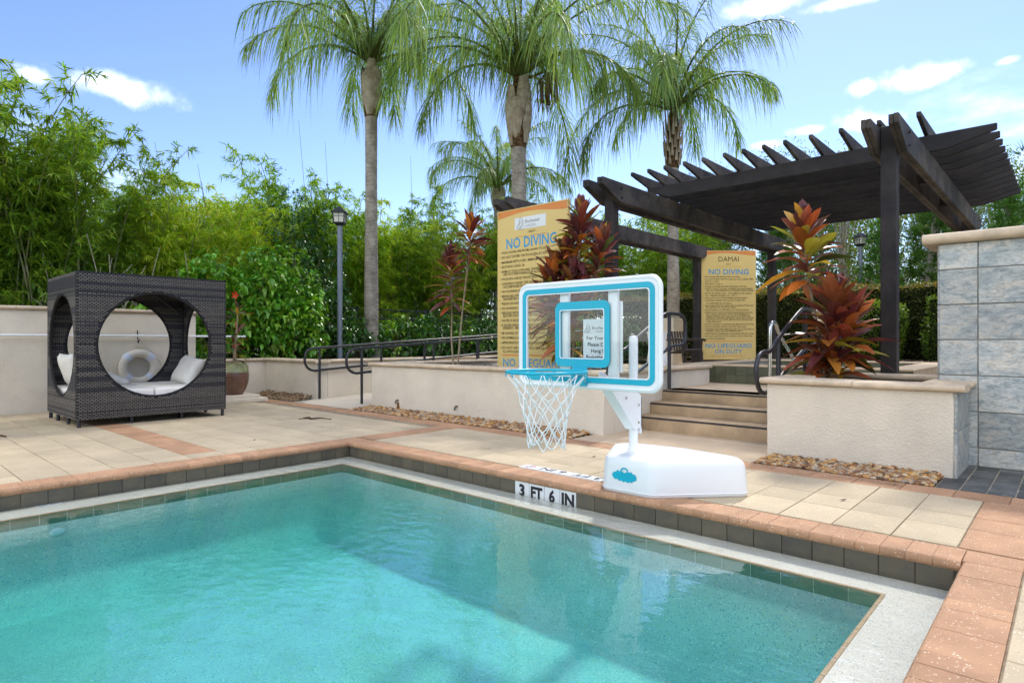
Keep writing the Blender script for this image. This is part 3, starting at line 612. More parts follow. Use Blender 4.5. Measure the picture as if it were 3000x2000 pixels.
# ---- loose stone and bark: small pieces strewn in the strips
def strewn(name, regions, n, size, palette, zbase, label, cat, seed, flat=.6, pile=0.03):
    g = np.random.default_rng(seed); bm = bmesh.new(); bmesh.ops.create_icosphere(bm, subdivisions=1, radius=1.0); bv = np.array([v.co[:] for v in bm.verts]); bf = np.array([[v.index for v in f.verts] for f in bm.faces]); bm.free()
    areas = np.array([(r[2] - r[0]) * (r[3] - r[1]) for r in regions]); pick = g.choice(len(regions), n, p=areas / areas.sum())
    reg = np.array(regions)[pick]; px = reg[:, 0] + (reg[:, 2] - reg[:, 0]) * g.random(n); fy = g.random(n); py = reg[:, 1] + (reg[:, 3] - reg[:, 1]) * fy
    s = size * (0.55 + g.random(n) * .8); pz = zbase + pile * fy * g.random(n) + s * .18
    sc = np.stack([s * (.8 + .6 * g.random(n)), s * (.7 + .4 * g.random(n)), s * flat * (.7 + .5 * g.random(n))], 1)
    a = g.random(n) * 6.283; tl = (g.random(n) - .5) * .9; ca, sa = np.cos(a), np.sin(a); ct, stt = np.cos(tl), np.sin(tl)
    jit = 1 + (g.random((n, len(bv))) - .5) * .28
    P = bv[None] * jit[..., None] * sc[:, None, :]
    y2 = P[..., 1] * ct[:, None] - P[..., 2] * stt[:, None]; z2 = P[..., 1] * stt[:, None] + P[..., 2] * ct[:, None]
    x3 = P[..., 0] * ca[:, None] - y2 * sa[:, None]; y3 = P[..., 0] * sa[:, None] + y2 * ca[:, None]
    V = np.stack([x3 + px[:, None], y3 + py[:, None], z2 + pz[:, None]], -1).reshape(-1, 3)
    Fq = (bf[None] + (np.arange(n) * len(bv))[:, None, None]).reshape(-1, 3)
    pal = np.array(palette); c = pal[g.integers(0, len(pal), n)] * (.75 + .5 * g.random((n, 1))); c = np.repeat(c, len(bf), 0)
    m = MATS.get('loose_' + name)
    if not m:
        m = bpy.data.materials.new('loose_' + name); m.use_nodes = True; at = m.node_tree.nodes.new('ShaderNodeAttribute'); at.attribute_name = 'Col'; b = m.node_tree.nodes['Principled BSDF']; b.inputs['Roughness'].default_value = .75; m.node_tree.links.new(at.outputs['Color'], b.inputs['Base Color']); MATS['loose_' + name] = m
    o = put(name, fast_mesh(name, V, [Fq], [c], smooth=False), m); tag(o, label, cat, kind='stuff'); return o
STONE = [(.40, .22, .08), (.50, .33, .16), (.27, .13, .05), (.46, .37, .25), (.22, .11, .055), (.46, .24, .06), (.34, .27, .2), (.14, .075, .04)]
struct(box('gravel_bed', (-2.86, 1.632, -.03), (1.55, 2.05, -.002), M_SOIL)); struct(box('gravel_bed', (3.41, 1.632, -.03), (4.655, 2.05, -.002), M_SOIL)); struct(box('gravel_bed', (-6.04, 1.7, -.03), (-4.25, 2.06, -.002), M_SOIL))
strewn('river_pebbles', [(-2.52, 1.645, 1.52, 2.03)], 3400, .021, STONE, 0, 'tan and brown river pebbles along the long planter', 'pebbles', 21)
strewn('river_pebbles', [(3.43, 1.645, 4.645, 2.03)], 1500, .021, STONE, 0, 'tan and brown river pebbles along the square planter', 'pebbles', 22)
strewn('bark_litter', [(-5.95, 1.72, -4.3, 2.05)], 1500, .022, [(.22, .13, .06), (.34, .22, .11), (.14, .08, .04), (.40, .30, .18)], 0, 'brown bark litter heaped against the low bed wall', 'mulch', 23, flat=.35, pile=.09)
strewn('bark_mulch', [(LPX0 + .22, LPY0 + .26, LPX1 - .25, 3.6), (-6.0, 2.35, -4.5, 6.0), (RX0 + .25, RY0 + .25, RX1 - .25, RY1 - .25), (-2, 10.5, 4, 11.6)], 4200, .024, [(.17, .11, .07), (.26, .18, .12), (.10, .065, .045)], .60, 'brown bark mulch on the planter and bed soil', 'mulch', 24, flat=.3, pile=.02)
# small drain pipes in the long planter's face
for i, (px, lab) in enumerate(((-1.88, 'rust-stained drain stub low on the planter, nearer the ramp'), (-.62, 'drain stub low on the planter, nearer the hoop'))):
    t = thing('drain_stub', lab, 'pipe', (px, 2.03, .12), 'drain stubs in the planter face')
    MB().tube([(px, 2.035, .15), (px, 2.0, .15), (px + .004, 1.985, .135), (px + .004, 1.985, .10)], .013, 8).build('pipe', M_GROUT, t)
    if i == 0: MB().add([(px - .02, 2.0285, .12), (px + .02, 2.0285, .12), (px + .045, 2.0285, .02), (px - .04, 2.0285, .02)], [(0, 1, 2, 3)]).build('rust_stain', mat('rust', (.33, .15, .05), .9, .1, .4, 30), t)
# ---- handrails
def round_path(pts, r=.1):
    return catmull(pts, 5)
def ramp_rail(X, label, ytop=8.6):
    t = thing('ramp_handrail', label, 'handrail', (X, 2.1, 0), 'black handrails along the ramp')
    s = .058
    top = lambda y: .893 + s * (y - 2.08); low = lambda y: .512 + s * (y - 2.08)
    pts = [(X, ytop, low(ytop)), (X, 5.0, low(5.0)), (X, 2.3, low(2.3)), (X, 2.0, low(2.0)), (X, 1.885, .545), (X, 1.825, .625), (X, 1.815, .71), (X, 1.835, .80), (X, 1.89, .862), (X, 2.0, top(2.0)), (X, 2.3, top(2.3)), (X, 5.0, top(5.0)), (X, ytop, top(ytop))]
    MB().tube(catmull(pts, 5), .021, 10).build('rail', M_BLACK, t, smooth=True)
    y = 2.09
    while y < ytop: 
        MB().tube([(X, y, .058 * (y - 1.75)), (X, y, top(y))], .0215, 8).build('post', M_BLACK, t, smooth=True); y += 1.265
ramp_rail(-2.89, 'black handrail on the planter side of the ramp'); ramp_rail(-4.14, 'black handrail on the bed-wall side of the ramp')
def step_rail(X, label):
    t = thing('step_handrail', label, 'handrail', (X, 2.6, 0), 'black handrails of the steps')
    yz = [(2.25, .535), (2.11, .55), (2.03, .62), (1.995, .74), (2.02, .83), (2.09, .885), (2.2, .907), (2.33, .915), (2.58, 1.045), (2.95, 1.215), (3.18, 1.312), (3.30, 1.335), (3.58, 1.335), (3.70, 1.29), (3.74, 1.2), (3.745, 1.08), (3.72, 1.0), (3.62, .958), (3.42, .945), (3.30, .918), (2.95, .793), (2.66, .686), (2.42, .585)]
    MB().tube(catmull([(X, y, z) for y, z in yz], 4, True), .021, 10, closed=True).build('rail', M_BLACK, t, smooth=True)
    MB().tube([(X, 3.325, .42), (X, 3.325, 1.335)], .0225, 8).build('post', M_BLACK, t, smooth=True); MB().tube([(X, 2.545, -.0), (X, 2.545, 1.02)], .0225, 8).build('post', M_BLACK, t, smooth=True)
step_rail(3.30, 'black looped handrail against the square planter'); step_rail(1.75, 'black looped handrail against the long planter')
# ---- raised spa
sp = thing('raised_spa', 'raised square spa clad in olive green tile under the pergola', 'spa', (2.5, 6.3, .42))
A0, A1, B0, B1, ZB, ZT = 1.04, 4.0, 4.88, 8.0, .42, .655
M_SPA = mat('spa_tile', (.10, .105, .062), .4, .45, .18, 5, objvar=.14); M_SPAB = mat('spa_side_tile', (.33, .255, .165), .5, .4, .15, 5, objvar=.1)
def frame_box(mb, a0, b0, a1, b1, w, z0, z1):
    mb.box(a0, b0, z0, a1, b0 + w, z1); mb.box(a0, b1 - w, z0, a1, b1, z1); mb.box(a0, b0 + w, z0, a0 + w, b1 - w, z1); mb.box(a1 - w, b0 + w, z0, a1, b1 - w, z1)
fb = MB(); frame_box(fb, A0 + .012, B0 + .012, A1 - .012, B1 - .012, .30, ZB, ZT); fb.build('wall', M_MORTAR, sp)
fb = MB(); frame_box(fb, A0 - .004, B0 - .004, A1 + .004, B1 + .004, .33, ZT, ZT + .022); fb.build('rim', M_CONC, sp, .006, 2)
for j in range(2):
    for i in range(20):
        xa = A0 + i * .148; z0 = ZB + .006 + j * .114
        box('spa_tile', (xa + .0015, B0 - .002, z0), (min(xa + .1465, A1), B0 + .014, z0 + .111), M_SPA, sp)
    for i in range(21):
        ya = B0 + .014 + i * .148; z0 = ZB + .006 + j * .114
        box('spa_tile', (A1 - .014, ya + .0015, z0), (A1 + .002, min(ya + .1465, B1), z0 + .111), M_SPAB, sp)
for i in range(16): box('spa_tile', (A0 + .32 + i * .148, B1 - .335, .46), (A0 + .466 + i * .148, B1 - .312, ZT - .003), M_SPA, sp)
struct(MB().box(A0 + .31, B0 + .31, .44, A1 - .31, B1 - .31, .585).build('spa_water', wm))
t = thing('spa_grab_rail', 'stainless steel grab rail arching over the spa edge', 'handrail', (2.48, 5.0, .42))
yz = [(4.62, .42), (4.62, .9), (4.62, 1.13), (4.66, 1.215), (4.74, 1.25), (4.83, 1.225), (4.92, 1.13), (5.2, .95), (5.66, .68), (5.9, .52)]
MB().tube(catmull([(2.48, y, z) for y, z in yz], 6), .0245, 10).build('rail', M_STEEL, t, smooth=True)
# ---- pergola
pg = thing('pergola', 'dark stained timber pergola with tapered rafter ends over the spa', 'pergola', (1.6, 6.7, .42))
BZ0, BZ1 = 2.874, 3.14
def beam_poly(y0, y1, z0, z1): return [(y0 + .42, z0), (y1 - .42, z0), (y1, z1 - .09), (y1, z1), (y0, z1), (y0, z1 - .09)]
for bx in (4.0, .70, -.96):
    for s in (-1, 1):
        for k in range(2):
            xa = bx + s * (.072 + .0445 * k); lo, hi = sorted((xa, xa + s * .042))
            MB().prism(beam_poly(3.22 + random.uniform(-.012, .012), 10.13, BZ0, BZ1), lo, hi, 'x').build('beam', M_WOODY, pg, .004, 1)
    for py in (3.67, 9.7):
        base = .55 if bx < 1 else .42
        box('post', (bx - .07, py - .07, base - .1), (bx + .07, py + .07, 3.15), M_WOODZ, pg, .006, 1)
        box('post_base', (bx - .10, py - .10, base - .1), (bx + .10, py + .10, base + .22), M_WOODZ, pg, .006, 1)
for py in (5.6, 7.3): box('blocking', (4.0 - .069, py, BZ0 + .08), (4.0 + .069, py + .14, BZ1 - .01), M_WOODZ, pg)
RZ0, RZ1 = 3.145, 3.335
for i in range(12):
    y = 4.88 + i * .347
    poly = [(.93, RZ0), (4.30, RZ0), (4.76, RZ1 - .07), (4.76, RZ1), (.55, RZ1), (.55, RZ1 - .07)]
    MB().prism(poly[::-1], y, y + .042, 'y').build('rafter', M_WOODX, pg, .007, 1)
PUR = [.527, .80, 1.06, 1.355, 1.63, 1.93, 2.18, 2.44, 2.70, 3.0, 3.33, 3.72, 4.1]
for x in PUR:
    poly = [(4.93, RZ1 + .004), (8.75, RZ1 + .004), (9.15, RZ1 + .10), (9.15, RZ1 + .155), (4.44, RZ1 + .155), (4.44, RZ1 + .105)]
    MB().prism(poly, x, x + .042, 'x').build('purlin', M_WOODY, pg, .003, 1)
for bx, py in ((4.0, 3.67), (4.0, 9.7), (.70, 3.67)):
    for dz in (.06, .19):
        MB().tube([(bx + .155, py, BZ0 + dz), (bx + .185, py, BZ0 + dz)], .012, 6).build('bolt', M_BLACK, pg)
# ================================================================== THINGS
# ---- wicker daybed
db = thing('wicker_daybed', 'cube-shaped dark wicker daybed with round openings beside the pool', 'daybed', (-3.83, -.755, 0))
CX0, CX1, CY0, CY1, CZ0, CZ1 = -4.57, -3.13, -1.60, .09, .09, 1.82
HR, HZ = .64, .96
def wicker_mat():
    m = bpy.data.materials.new('wicker'); m.use_nodes = True; N = m.node_tree.nodes; L = m.node_tree.links; b = N['Principled BSDF']; b.inputs['Roughness'].default_value = .42; b.inputs['Specular IOR Level'].default_value = .45
    at = N.new('ShaderNodeAttribute'); at.attribute_name = 'Col'; L.new(at.outputs['Color'], b.inputs['Base Color']); MATS['wicker'] = m; return m
M_WICK = wicker_mat(); M_WBACK = mat('dark_wicker', (.020, .019, .020), .7, .2, .1, 20)  # near-black wicker for backing plates, opening rims, roof and platform
def panel(name, axis, pos, s0, s1, z0, z1, hole, outward, parent):
    """thin panel with a round opening; axis 'x' -> plane x=pos spanning y; axis 'y' -> plane y=pos spanning x"""
    c = ((s0 + s1) / 2, HZ); n = 64; th = .022
    P = (lambda s, z, d: (pos + d, s, z)) if axis == 'x' else (lambda s, z, d: (s, pos + d, z))
    mb = MB()
    if hole:
        ang = [2 * math.pi * i / n for i in range(n)]
        outer = []
        for a in ang:
            dx, dz = math.cos(a), math.sin(a); k = 1e9
            if dx > 1e-9: k = min(k, (s1 - c[0]) / dx)
            if dx < -1e-9: k = min(k, (s0 - c[0]) / dx)
            if dz > 1e-9: k = min(k, (z1 - c[1]) / dz)
            if dz < -1e-9: k = min(k, (z0 - c[1]) / dz)
            outer.append((c[0] + dx * k, c[1] + dz * k))
        # snap nearest rim points to the true corners
        for q in ((s0, z0), (s1, z0), (s1, z1), (s0, z1)):
            j = min(range(n), key=lambda i: (outer[i][0] - q[0]) ** 2 + (outer[i][1] - q[1]) ** 2); outer[j] = q
        inner = [(c[0] + hole * math.cos(a), c[1] + hole * math.sin(a)) for a in ang]
        for d in (-th / 2, th / 2): mb.add([P(*p, d) for p in outer + inner], [(i, (i + 1) % n, n + (i + 1) % n, n + i) for i in range(n)])
        mb.add([P(*p, -th / 2) for p in inner] + [P(*p, th / 2) for p in inner], [(i, (i + 1) % n, n + (i + 1) % n, n + i) for i in range(n)])
        mb.add([P(*p, -th / 2) for p in outer] + [P(*p, th / 2) for p in outer], [(i, (i + 1) % n, n + (i + 1) % n, n + i) for i in range(n)])
    else:
        mb.add([P(s0, z0, -th / 2), P(s1, z0, -th / 2), P(s1, z1, -th / 2), P(s0, z1, -th / 2), P(s0, z0, th / 2), P(s1, z0, th / 2), P(s1, z1, th / 2), P(s0, z1, th / 2)], [(0, 1, 2, 3), (4, 5, 6, 7), (0, 1, 5, 4), (1, 2, 6, 5), (2, 3, 7, 6), (3, 0, 4, 7)])
    o = mb.build(name, M_WBACK, parent)
    if hole:
        rim = [P(c[0] + (hole + .004) * math.cos(a), c[1] + (hole + .004) * math.sin(a), 0) for a in [2 * math.pi * i / 48 for i in range(48)]]
        MB().tube(rim, .016, 6, closed=True).build('rim', M_WBACK, o, smooth=True)
    # woven strands, both faces
    g = np.random.default_rng(int(abs(pos) * 1000)); V = []; Fq = []; C = []
    sh = .0185; pitch = .044; nrow = int((z1 - z0) / sh); 
    dark = 0
    for r in range(nrow):
        if g.random() < .6: dark = g.random() < .42
        base = np.array((.030, .029, .038)) if dark else np.array((.115, .103, .092)) * (.7 + .5 * g.random())
        za = z0 + r * sh + .0015; zb2 = za + sh - .004; zm = (za + zb2) / 2
        if abs(zm - HZ) < sh * .55: continue
        ncol = int((s1 - s0) / pitch); off = (r % 2) * pitch / 2
        for cidx in range(ncol):
            sa = s0 + cidx * pitch + off; sb = sa + pitch - .010
            if sb > s1: continue
            sm = (sa + sb) / 2
            if hole and (sm - c[0]) ** 2 + (zm - c[1]) ** 2 < (hole + .018) ** 2: continue
            cc = base * (.82 + .36 * g.random())
            for sg in (1, -1):
                if sg != outward and g.random() < .0: continue
                d0 = sg * (th / 2 + .0008); d1 = sg * (th / 2 + .0075); b = len(V)
                for ss, dd in ((sa, d0), (sa + (sb - sa) * .25, d1), (sa + (sb - sa) * .75, d1), (sb, d0)):
                    V.append(P(ss, za, dd)); V.append(P(ss, zb2, dd))
                for k in range(3): Fq.append((b + 2 * k, b + 2 * k + 2, b + 2 * k + 3, b + 2 * k + 1)); C.append(cc)
    me = fast_mesh('weave', np.array(V), [np.array(Fq)], [np.array(C)]); wv = put('weave', me, M_WICK, o); wv['kind'] = 'stuff'
    return o
panel('front_panel', 'x', CX1, CY0, CY1, CZ0, CZ1, HR, 1, db); panel('back_panel', 'x', CX0, CY0, CY1, CZ0, CZ1, HR, -1, db)
panel('side_panel', 'y', CY0 + .012, CX0 + .012, CX1 - .012, CZ0, CZ1 - .004, .615, -1, db); panel('side_panel', 'y', CY1 - .012, CX0 + .012, CX1 - .012, CZ0, CZ1 - .004, .615, 1, db)
box('roof', (CX0 + .02, CY0 + .03, CZ1 - .06), (CX1 - .02, CY1 - .03, CZ1 - .045), M_WBACK, db); box('base_platform', (CX0 + .02, CY0 + .03, .12), (CX1 - .02, CY1 - .03, .2), M_WBACK, db)
for (lx, ly) in ((CX1 - .03, CY0 + .03), (CX1 - .1, -1.005), (CX1 - .1, -.43), (CX1 - .03, CY1 - .03), (CX0 + .03, CY0 + .03), (-4.14, CY0 + .03), (-3.63, CY0 + .03), (CX0 + .03, CY1 - .03), (-3.72, CY1 - .03)):
    MB().tube([(lx, ly, 0), (lx, ly, .14)], .021, 10).build('leg', M_BLACK, db, smooth=True)
fr = MB()
for x in (CX0 + .03, CX1 - .03):
    for y in (CY0 + .035, CY1 - .035): fr.tube([(x, y, .1), (x, y, CZ1 - .05)], .013, 6)
zt = CZ1 - .1
fr.tube([(CX0 + .03, CY0 + .035, zt), (CX1 - .03, CY1 - .035, zt)], .012, 6); fr.tube([(CX0 + .03, CY1 - .035, zt - .026), (CX1 - .03, CY0 + .035, zt - .026)], .012, 6)
for (a, b) in (((CX0 + .03, CY0 + .04, 1.38), (CX0 + .03, CY0 + .5, CZ1 - .07)), ((CX0 + .03, CY1 - .04, 1.38), (CX0 + .03, CY1 - .5, CZ1 - .07)), ((CX0 + .05, CY1 - .035, 1.38), (CX0 + .5, CY1 - .035, CZ1 - .07)), ((CX1 - .05, CY1 - .035, 1.38), (CX1 - .5, CY1 - .035, CZ1 - .07))): fr.tube([a, b], .012, 6)
fr.build('frame_tube', M_BLACK, db, smooth=True)
def soft_box(name, x0, y0, z0, x1, y1, z1, m, parent=None, b=.04, sag=.006, seed=0):
    mb = MB().box(x0, y0, z0, x1, y1, z1); me = mb.mesh(name, b, 4, True)
    bm = bmesh.new(); bm.from_mesh(me); bmesh.ops.subdivide_edges(bm, edges=[e for e in bm.edges if e.calc_length() > .2], cuts=7, use_grid_fill=True)
    g = random.Random(seed)
    for v in bm.verts:
        if v.co.z > z1 - .01: v.co.z += sag * math.sin(v.co.x * 9 + seed) * math.cos(v.co.y * 7 + seed) + g.uniform(-.002, .002)
    for f in bm.faces: f.smooth = True
    bm.to_mesh(me); bm.free(); return put(name, me, m, parent)
for (ya, yb, lab) in ((CY0 + .05, -.765, 'white seat cushion of the daybed, half nearer the tall wall end at left'), (-.76, CY1 - .05, 'white seat cushion of the daybed, half nearer the flower pot at right')):
    o = soft_box('seat_cushion', CX0 + .05, ya, .2, CX1 - .035, yb, .418, M_FABRIC, None, .035, .006, int(ya * 10)); tag(o, lab, 'cushion', 'daybed seat cushions')
def pillow(loc, rot, w, h, t, label):
    n = 14; V = []; Fq = []
    for sgn in (1, -1):
        for i in range(n + 1):
            for j in range(n + 1):
                u, v = i / n * 2 - 1, j / n * 2 - 1
                e = (1 - u ** 4) * (1 - v ** 4); k = 1 - .10 * (u * u * v * v) ; pin = 1 - .07 * (1 - abs(u) ** 2) * 0
                x = u * w / 2 * (1 - .07 * (1 - v * v)); y = v * h / 2 * (1 - .07 * (1 - u * u))
                V.append((x, y, sgn * t / 2 * max(e, 0) ** .5 + .004 * math.sin(u * 9) * math.cos(v * 7)))
    m2 = (n + 1) ** 2
    for s in range(2):
        for i in range(n):
            for j in range(n):
                a = s * m2 + i * (n + 1) + j; q = (a, a + n + 1, a + n + 2, a + 1); Fq.append(q if s == 0 else q[::-1])
    me = bpy.data.meshes.new('throw_pillow'); me.from_pydata(V, [], Fq)
    bm = bmesh.new(); bm.from_mesh(me); bmesh.ops.remove_doubles(bm, verts=bm.verts, dist=.0008)
    for f in bm.faces: f.smooth = True
    bm.to_mesh(me); bm.free(); o = put('throw_pillow', me, M_FABRIC); o.location = loc; o.rotation_euler = rot; tag(o, label, 'pillow', 'pillows on the daybed')
pillow((-3.75, -.17, .60), (R(62), R(8), R(8)), .50, .42, .16, 'white pillow leaning at the right end of the daybed')
pillow((-4.12, -1.43, .63), (R(-72), R(0), R(4)), .50, .46, .17, 'white pillow seen through the daybed side opening, farther back')
pillow((-3.66, -1.40, .60), (R(-66), R(4), R(-10)), .46, .42, .15, 'white pillow at the left end of the daybed, nearer the pool')
pillow((-4.26, -1.02, .52), (R(-20), R(6), R(20)), .46, .42, .13, 'white pillow lying low at the back of the daybed')
# ---- rescue gear on the wall
t = thing('rescue_pole', 'long white rescue pole lying across the tall stucco wall', 'pole', (-5.34, -1, 1.08))
MB().tube([(-5.33, -4.5, 1.09), (-5.33, 1.35, 1.085)], .017, 10).build('pole', M_WHITE, t, smooth=True)
lr = thing('life_ring', 'cream life ring hanging on the tall stucco wall behind the daybed', 'life ring', (-5.31, -.32, .6))
cY, cZ = -.31, .60
def torus(c, Rr, r, seg=40, sub=12, a0=0, a1=2 * math.pi, closed=True):
    pts = [(c[0], c[1] + Rr * math.cos(a), c[2] + Rr * math.sin(a)) for a in [a0 + (a1 - a0) * i / seg for i in range(seg if closed else seg + 1)]]
    return MB().tube(pts, r, sub, closed=closed)
torus((-5.325, cY, cZ), .217, .066).build('ring', M_RING, lr, smooth=True)
for a in (45, 135, 225, 315): torus((-5.325, cY, cZ), .217, .0695, 6, 14, R(a - 11), R(a + 11), False).build('band', M_BAND, lr, smooth=True)
rp_ = [(-5.33, cY + .30 * math.cos(a) * (1.0 + .06 * math.cos(4 * a)), cZ + .30 * math.sin(a) * (1.0 + .06 * math.cos(4 * a))) for a in [i * math.pi / 20 for i in range(40)]]
MB().tube(rp_, .007, 6, closed=True).build('grab_rope', M_RING, lr, smooth=True)
MB().tube(catmull([(-5.34, cY - .21, cZ + .21), (-5.345, cY - .02, cZ + .41), (-5.345, cY + .02, cZ + .41), (-5.33, cY + .12, cZ + .3), (-5.32, cY + .22, cZ + .2)], 6), .007, 6).build('hanging_rope', M_RING, lr, smooth=True)
t = thing('wall_hook', 'black iron hook above the life ring', 'hook', (-5.37, -.31, 1.0)); MB().tube(catmull([(-5.39, -.31, 1.17), (-5.37, -.31, 1.0), (-5.33, -.31, .99), (-5.31, -.31, 1.04)], 5), .008, 6).build('hook', M_BLACK, t, smooth=True)
# ---- pot on plinth slabs
px, py = -5.02, 1.02
t = thing('stepped_plinth', 'two stacked pale stone slabs under the flower pot', 'plinth', (px, py, 0)); box('slab', (px - .36, py - .40, 0), (px + .36, py + .42, .06), M_STUCCO_RAMP, t, .005, 1); box('slab', (px - .28, py - .31, .06), (px + .28, py + .32, .115), M_STUCCO_RAMP, t, .005, 1)
t = thing('flower_pot', 'brown glazed pot with olive rim beside the daybed', 'pot', (px, py, .115))
MB().lathe([(.14, 0), (.185, .09), (.222, .2), (.236, .30), (.236, .345), (.228, .372)], (px, py, .117), 32).build('bowl', M_TERRA, t, smooth=True)
MB().lathe([(.2285, .374), (.218, .45), (.205, .508), (.211, .52), (.196, .52), (.19, .48), (.0, .47)], (px, py, .117), 32).build('rim', M_OLIVE, t, smooth=True)
# ---- signs
def sign(name, label, w, h, origin, ux, heading, rows, label_box, footer):
    t = thing(name, label, 'sign', origin); ux = Vector(ux).normalized(); uz = Vector((0, 0, 1)); nrm = ux.cross(uz)   # faces nrm
    o = Vector(origin)
    def P(x, y, d=0): return o + ux * x + uz * y + nrm * d
    mb = MB(); mb.add([P(0, 0), P(w, 0), P(w, h), P(0, h), P(0, 0, -.04), P(w, 0, -.04), P(w, h, -.04), P(0, h, -.04)], [(0, 1, 2, 3), (7, 6, 5, 4), (0, 4, 5, 1), (1, 5, 6, 2), (2, 6, 7, 3), (3, 7, 4, 0)]); pn = mb.build('panel', M_SIGN, t)
    top = MB(); n = 14; up = [P(w * i / n, h, .0015) for i in range(n + 1)]; dn = [P(w * i / n, h - (.075 + .030 * math.sin(i / n * 5.2 + 2.4)) * h / 2.4, .0015) for i in range(n + 1)]
    top.add(up + dn, [(i, n + 1 + i, n + 2 + i, i + 1) for i in range(n)]); top.build('orange_band', M_SIGN_OR, t)
    def lay(nm, items, m, d=.003):
        parts = []
        for s, x, y, ht, wd, al, b in items:
            V, Fc = text_mesh(s, ht, wd, b, al); parts.append((V, Fc, x, y))
        return letter(nm, parts, P(0, 0, d), ux, uz, m, t)
    label_box(P, lay, t)
    lay('heading', heading, M_SIGN_BL)
    for rw_ in rows: lay('rule_text', [rw_], M_SIGN_BK)
    fr_ = MB()
    for (xa, ya, xb, yb) in ((-.012, -.012, w + .012, 0), (-.012, h, w + .012, h + .012), (-.012, 0, 0, h), (w, 0, w + .012, h)): fr_.add([P(xa, ya, .004), P(xb, ya, .004), P(xb, yb, .004), P(xa, yb, .004), P(xa, ya, -.045), P(xb, ya, -.045), P(xb, yb, -.045), P(xa, yb, -.045)], [(0, 1, 2, 3), (7, 6, 5, 4), (0, 4, 5, 1), (1, 5, 6, 2), (2, 6, 7, 3), (3, 7, 4, 0)])
    fr_.build('edge_frame', M_SIGN, t)
    for (sx_, sy_) in ((.03, .03), (w - .03, .03), (.03, h - .03), (w - .03, h - .03), (.03, h / 2), (w - .03, h / 2)):
        sc_ = MB(); c_ = P(sx_, sy_, .006); sc_.tube([P(sx_, sy_, 0), c_], .008, 8); sc_.build('screw', M_STEEL, t)
    footer(P, lay, t)
    return t
def rule_rows(lines, w, ht, x0, widths):
    out = []
    for (s, y) in lines:
        ind = x0 + (.0 if s.startswith('\u2022') else .045 * w)
        s2 = s.replace('\u2022', '-') if False else s
        V, Fc = None, None
        out.append((s2, ind, y, ht, min(len(s2) * widths, w - ind - .03), 'LEFT', .014))
    return out
W1, H1 = 1.28, 2.60
h1 = lambda f: H1 * (1 - f * .8746)     # f: fraction measured from the top of the visible panel
L1 = [('\u2022 POOL HOURS ARE FROM: DAWN TO DUSK.', .26), ('\u2022 DO NOT ENTER THE POOL/SPA AT ANY OTHER TIME.', .29), ('\u2022 MAXIMUM DEPTH 5 FEET, MIMINUM DEPTH 3 FEET 6 INCHES.', .322), ('\u2022 BATHING LOAD: 36', .351), ('\u2022 SWIM AT YOUR OWN RISK. OWNERS AND MANAGEMENT', .382), ('ARE NOT RESPONSIBLE FOR ACCIDENTS AND INJURIES.', .40), ('\u2022 POOL/SPA USE BY REGISTERED GUESTS ONLY.', .43), ('\u2022 CHILDREN UNDER THE AGE OF 14 MUST BE', .46), ('ACCOMPANIED BY AN ADULT.', .48), ('\u2022 NO RUNNING IN THE POOL AREA.', .51), ('\u2022 BREAKABLE SERVICE WARE AND GLASS BOTTLES ARE', .54), ('PROHIBITED IN THE POOL AREA.', .559), ('\u2022 PLEASE SHOWER BEFORE ENTERING THE POOL.', .588), ('\u2022 NO RUNNING OR HORSEPLAY IN THE POOL DECK.', .618), ('\u2022 PERSONS WITH OPEN LACERATIONS, INFECTIONS OR', .648), ('BLISTERS SHOULD NOT ENTER THE POOL.', .666), ('\u2022 WATER IS RECIRCULATED, DO NOT SWALLOW.', .697), ('\u2022 IF SEVERE WEATHER APPROACHES, OR IF LIGHTNING IS', .727), ('PRESENT, SEEK SHELTER IMMEDITELY.', .745), ('\u2022 BE AWARE OF DEPTH MARKINGS AT ALL TIMES.', .778), ('\u2022 NO ANIMALS ALLOWED IN THE POOL AREA.', .807), ('\u2022 APPROPRIATE SWIMWEAR IS REQUIRED FOR ALL AGES.', .839), ('\u2022 DO NOT USE POOL IF YOU ARE ILL OR IF YOU ARE', .871), ('ILL WITH DIARRHEA.', .895)]
def swirl(P, cx, cy, s, d, parent, m):
    mb = MB()
    for k, (ax, ay, rot) in enumerate(((.30, .62, 12), (.26, .5, -28), (.2, .42, -58))):
        pts = [Vector((cx + s * (ax * math.cos(a) * math.cos(R(rot)) - ay * math.sin(a) * math.sin(R(rot))) - s * .15 * k, cy + s * (ax * math.cos(a) * math.sin(R(rot)) + ay * math.sin(a) * math.cos(R(rot))) - s * .1 * k, 0)) for a in [i * math.pi / 12 for i in range(24)]]
        mb.tube([P(p.x, p.y, d) for p in pts], s * .022, 4, closed=True)
    mb.build('logo', m, parent)
def lb1(P, lay, t):
    mb = MB(); mb.add([P(.33, h1(.13), .002), P(.91, h1(.13), .002), P(.91, h1(.055), .002), P(.33, h1(.055), .002)], [(0, 1, 2, 3)]); b = mb.build('name_label', M_SIGN_WH, t)
    lay('name_text', [('Enchanted', .535, h1(.094), .048, .255, 'LEFT', 0), ], M_SIGN_BK, .0035); lay('name_text', [('GARDEN', .535, h1(.121), .04, .20, 'LEFT', 0)], M_SIGN_GY, .0035)
    swirl(P, .46, h1(.094), .14, .0035, t, M_SIGN_GY)
    lay('resort_text', [('- RESORT -', .66, h1(.158), .034, .17, 'CENTER', .006)], M_SIGN_BK)
    mb = MB(); mb.add([P(.33, h1(.176), .002), P(.93, h1(.176), .002), P(.93, h1(.173), .002), P(.33, h1(.173), .002)], [(0, 1, 2, 3)]); mb.build('rule_line', M_SIGN_OR, t)
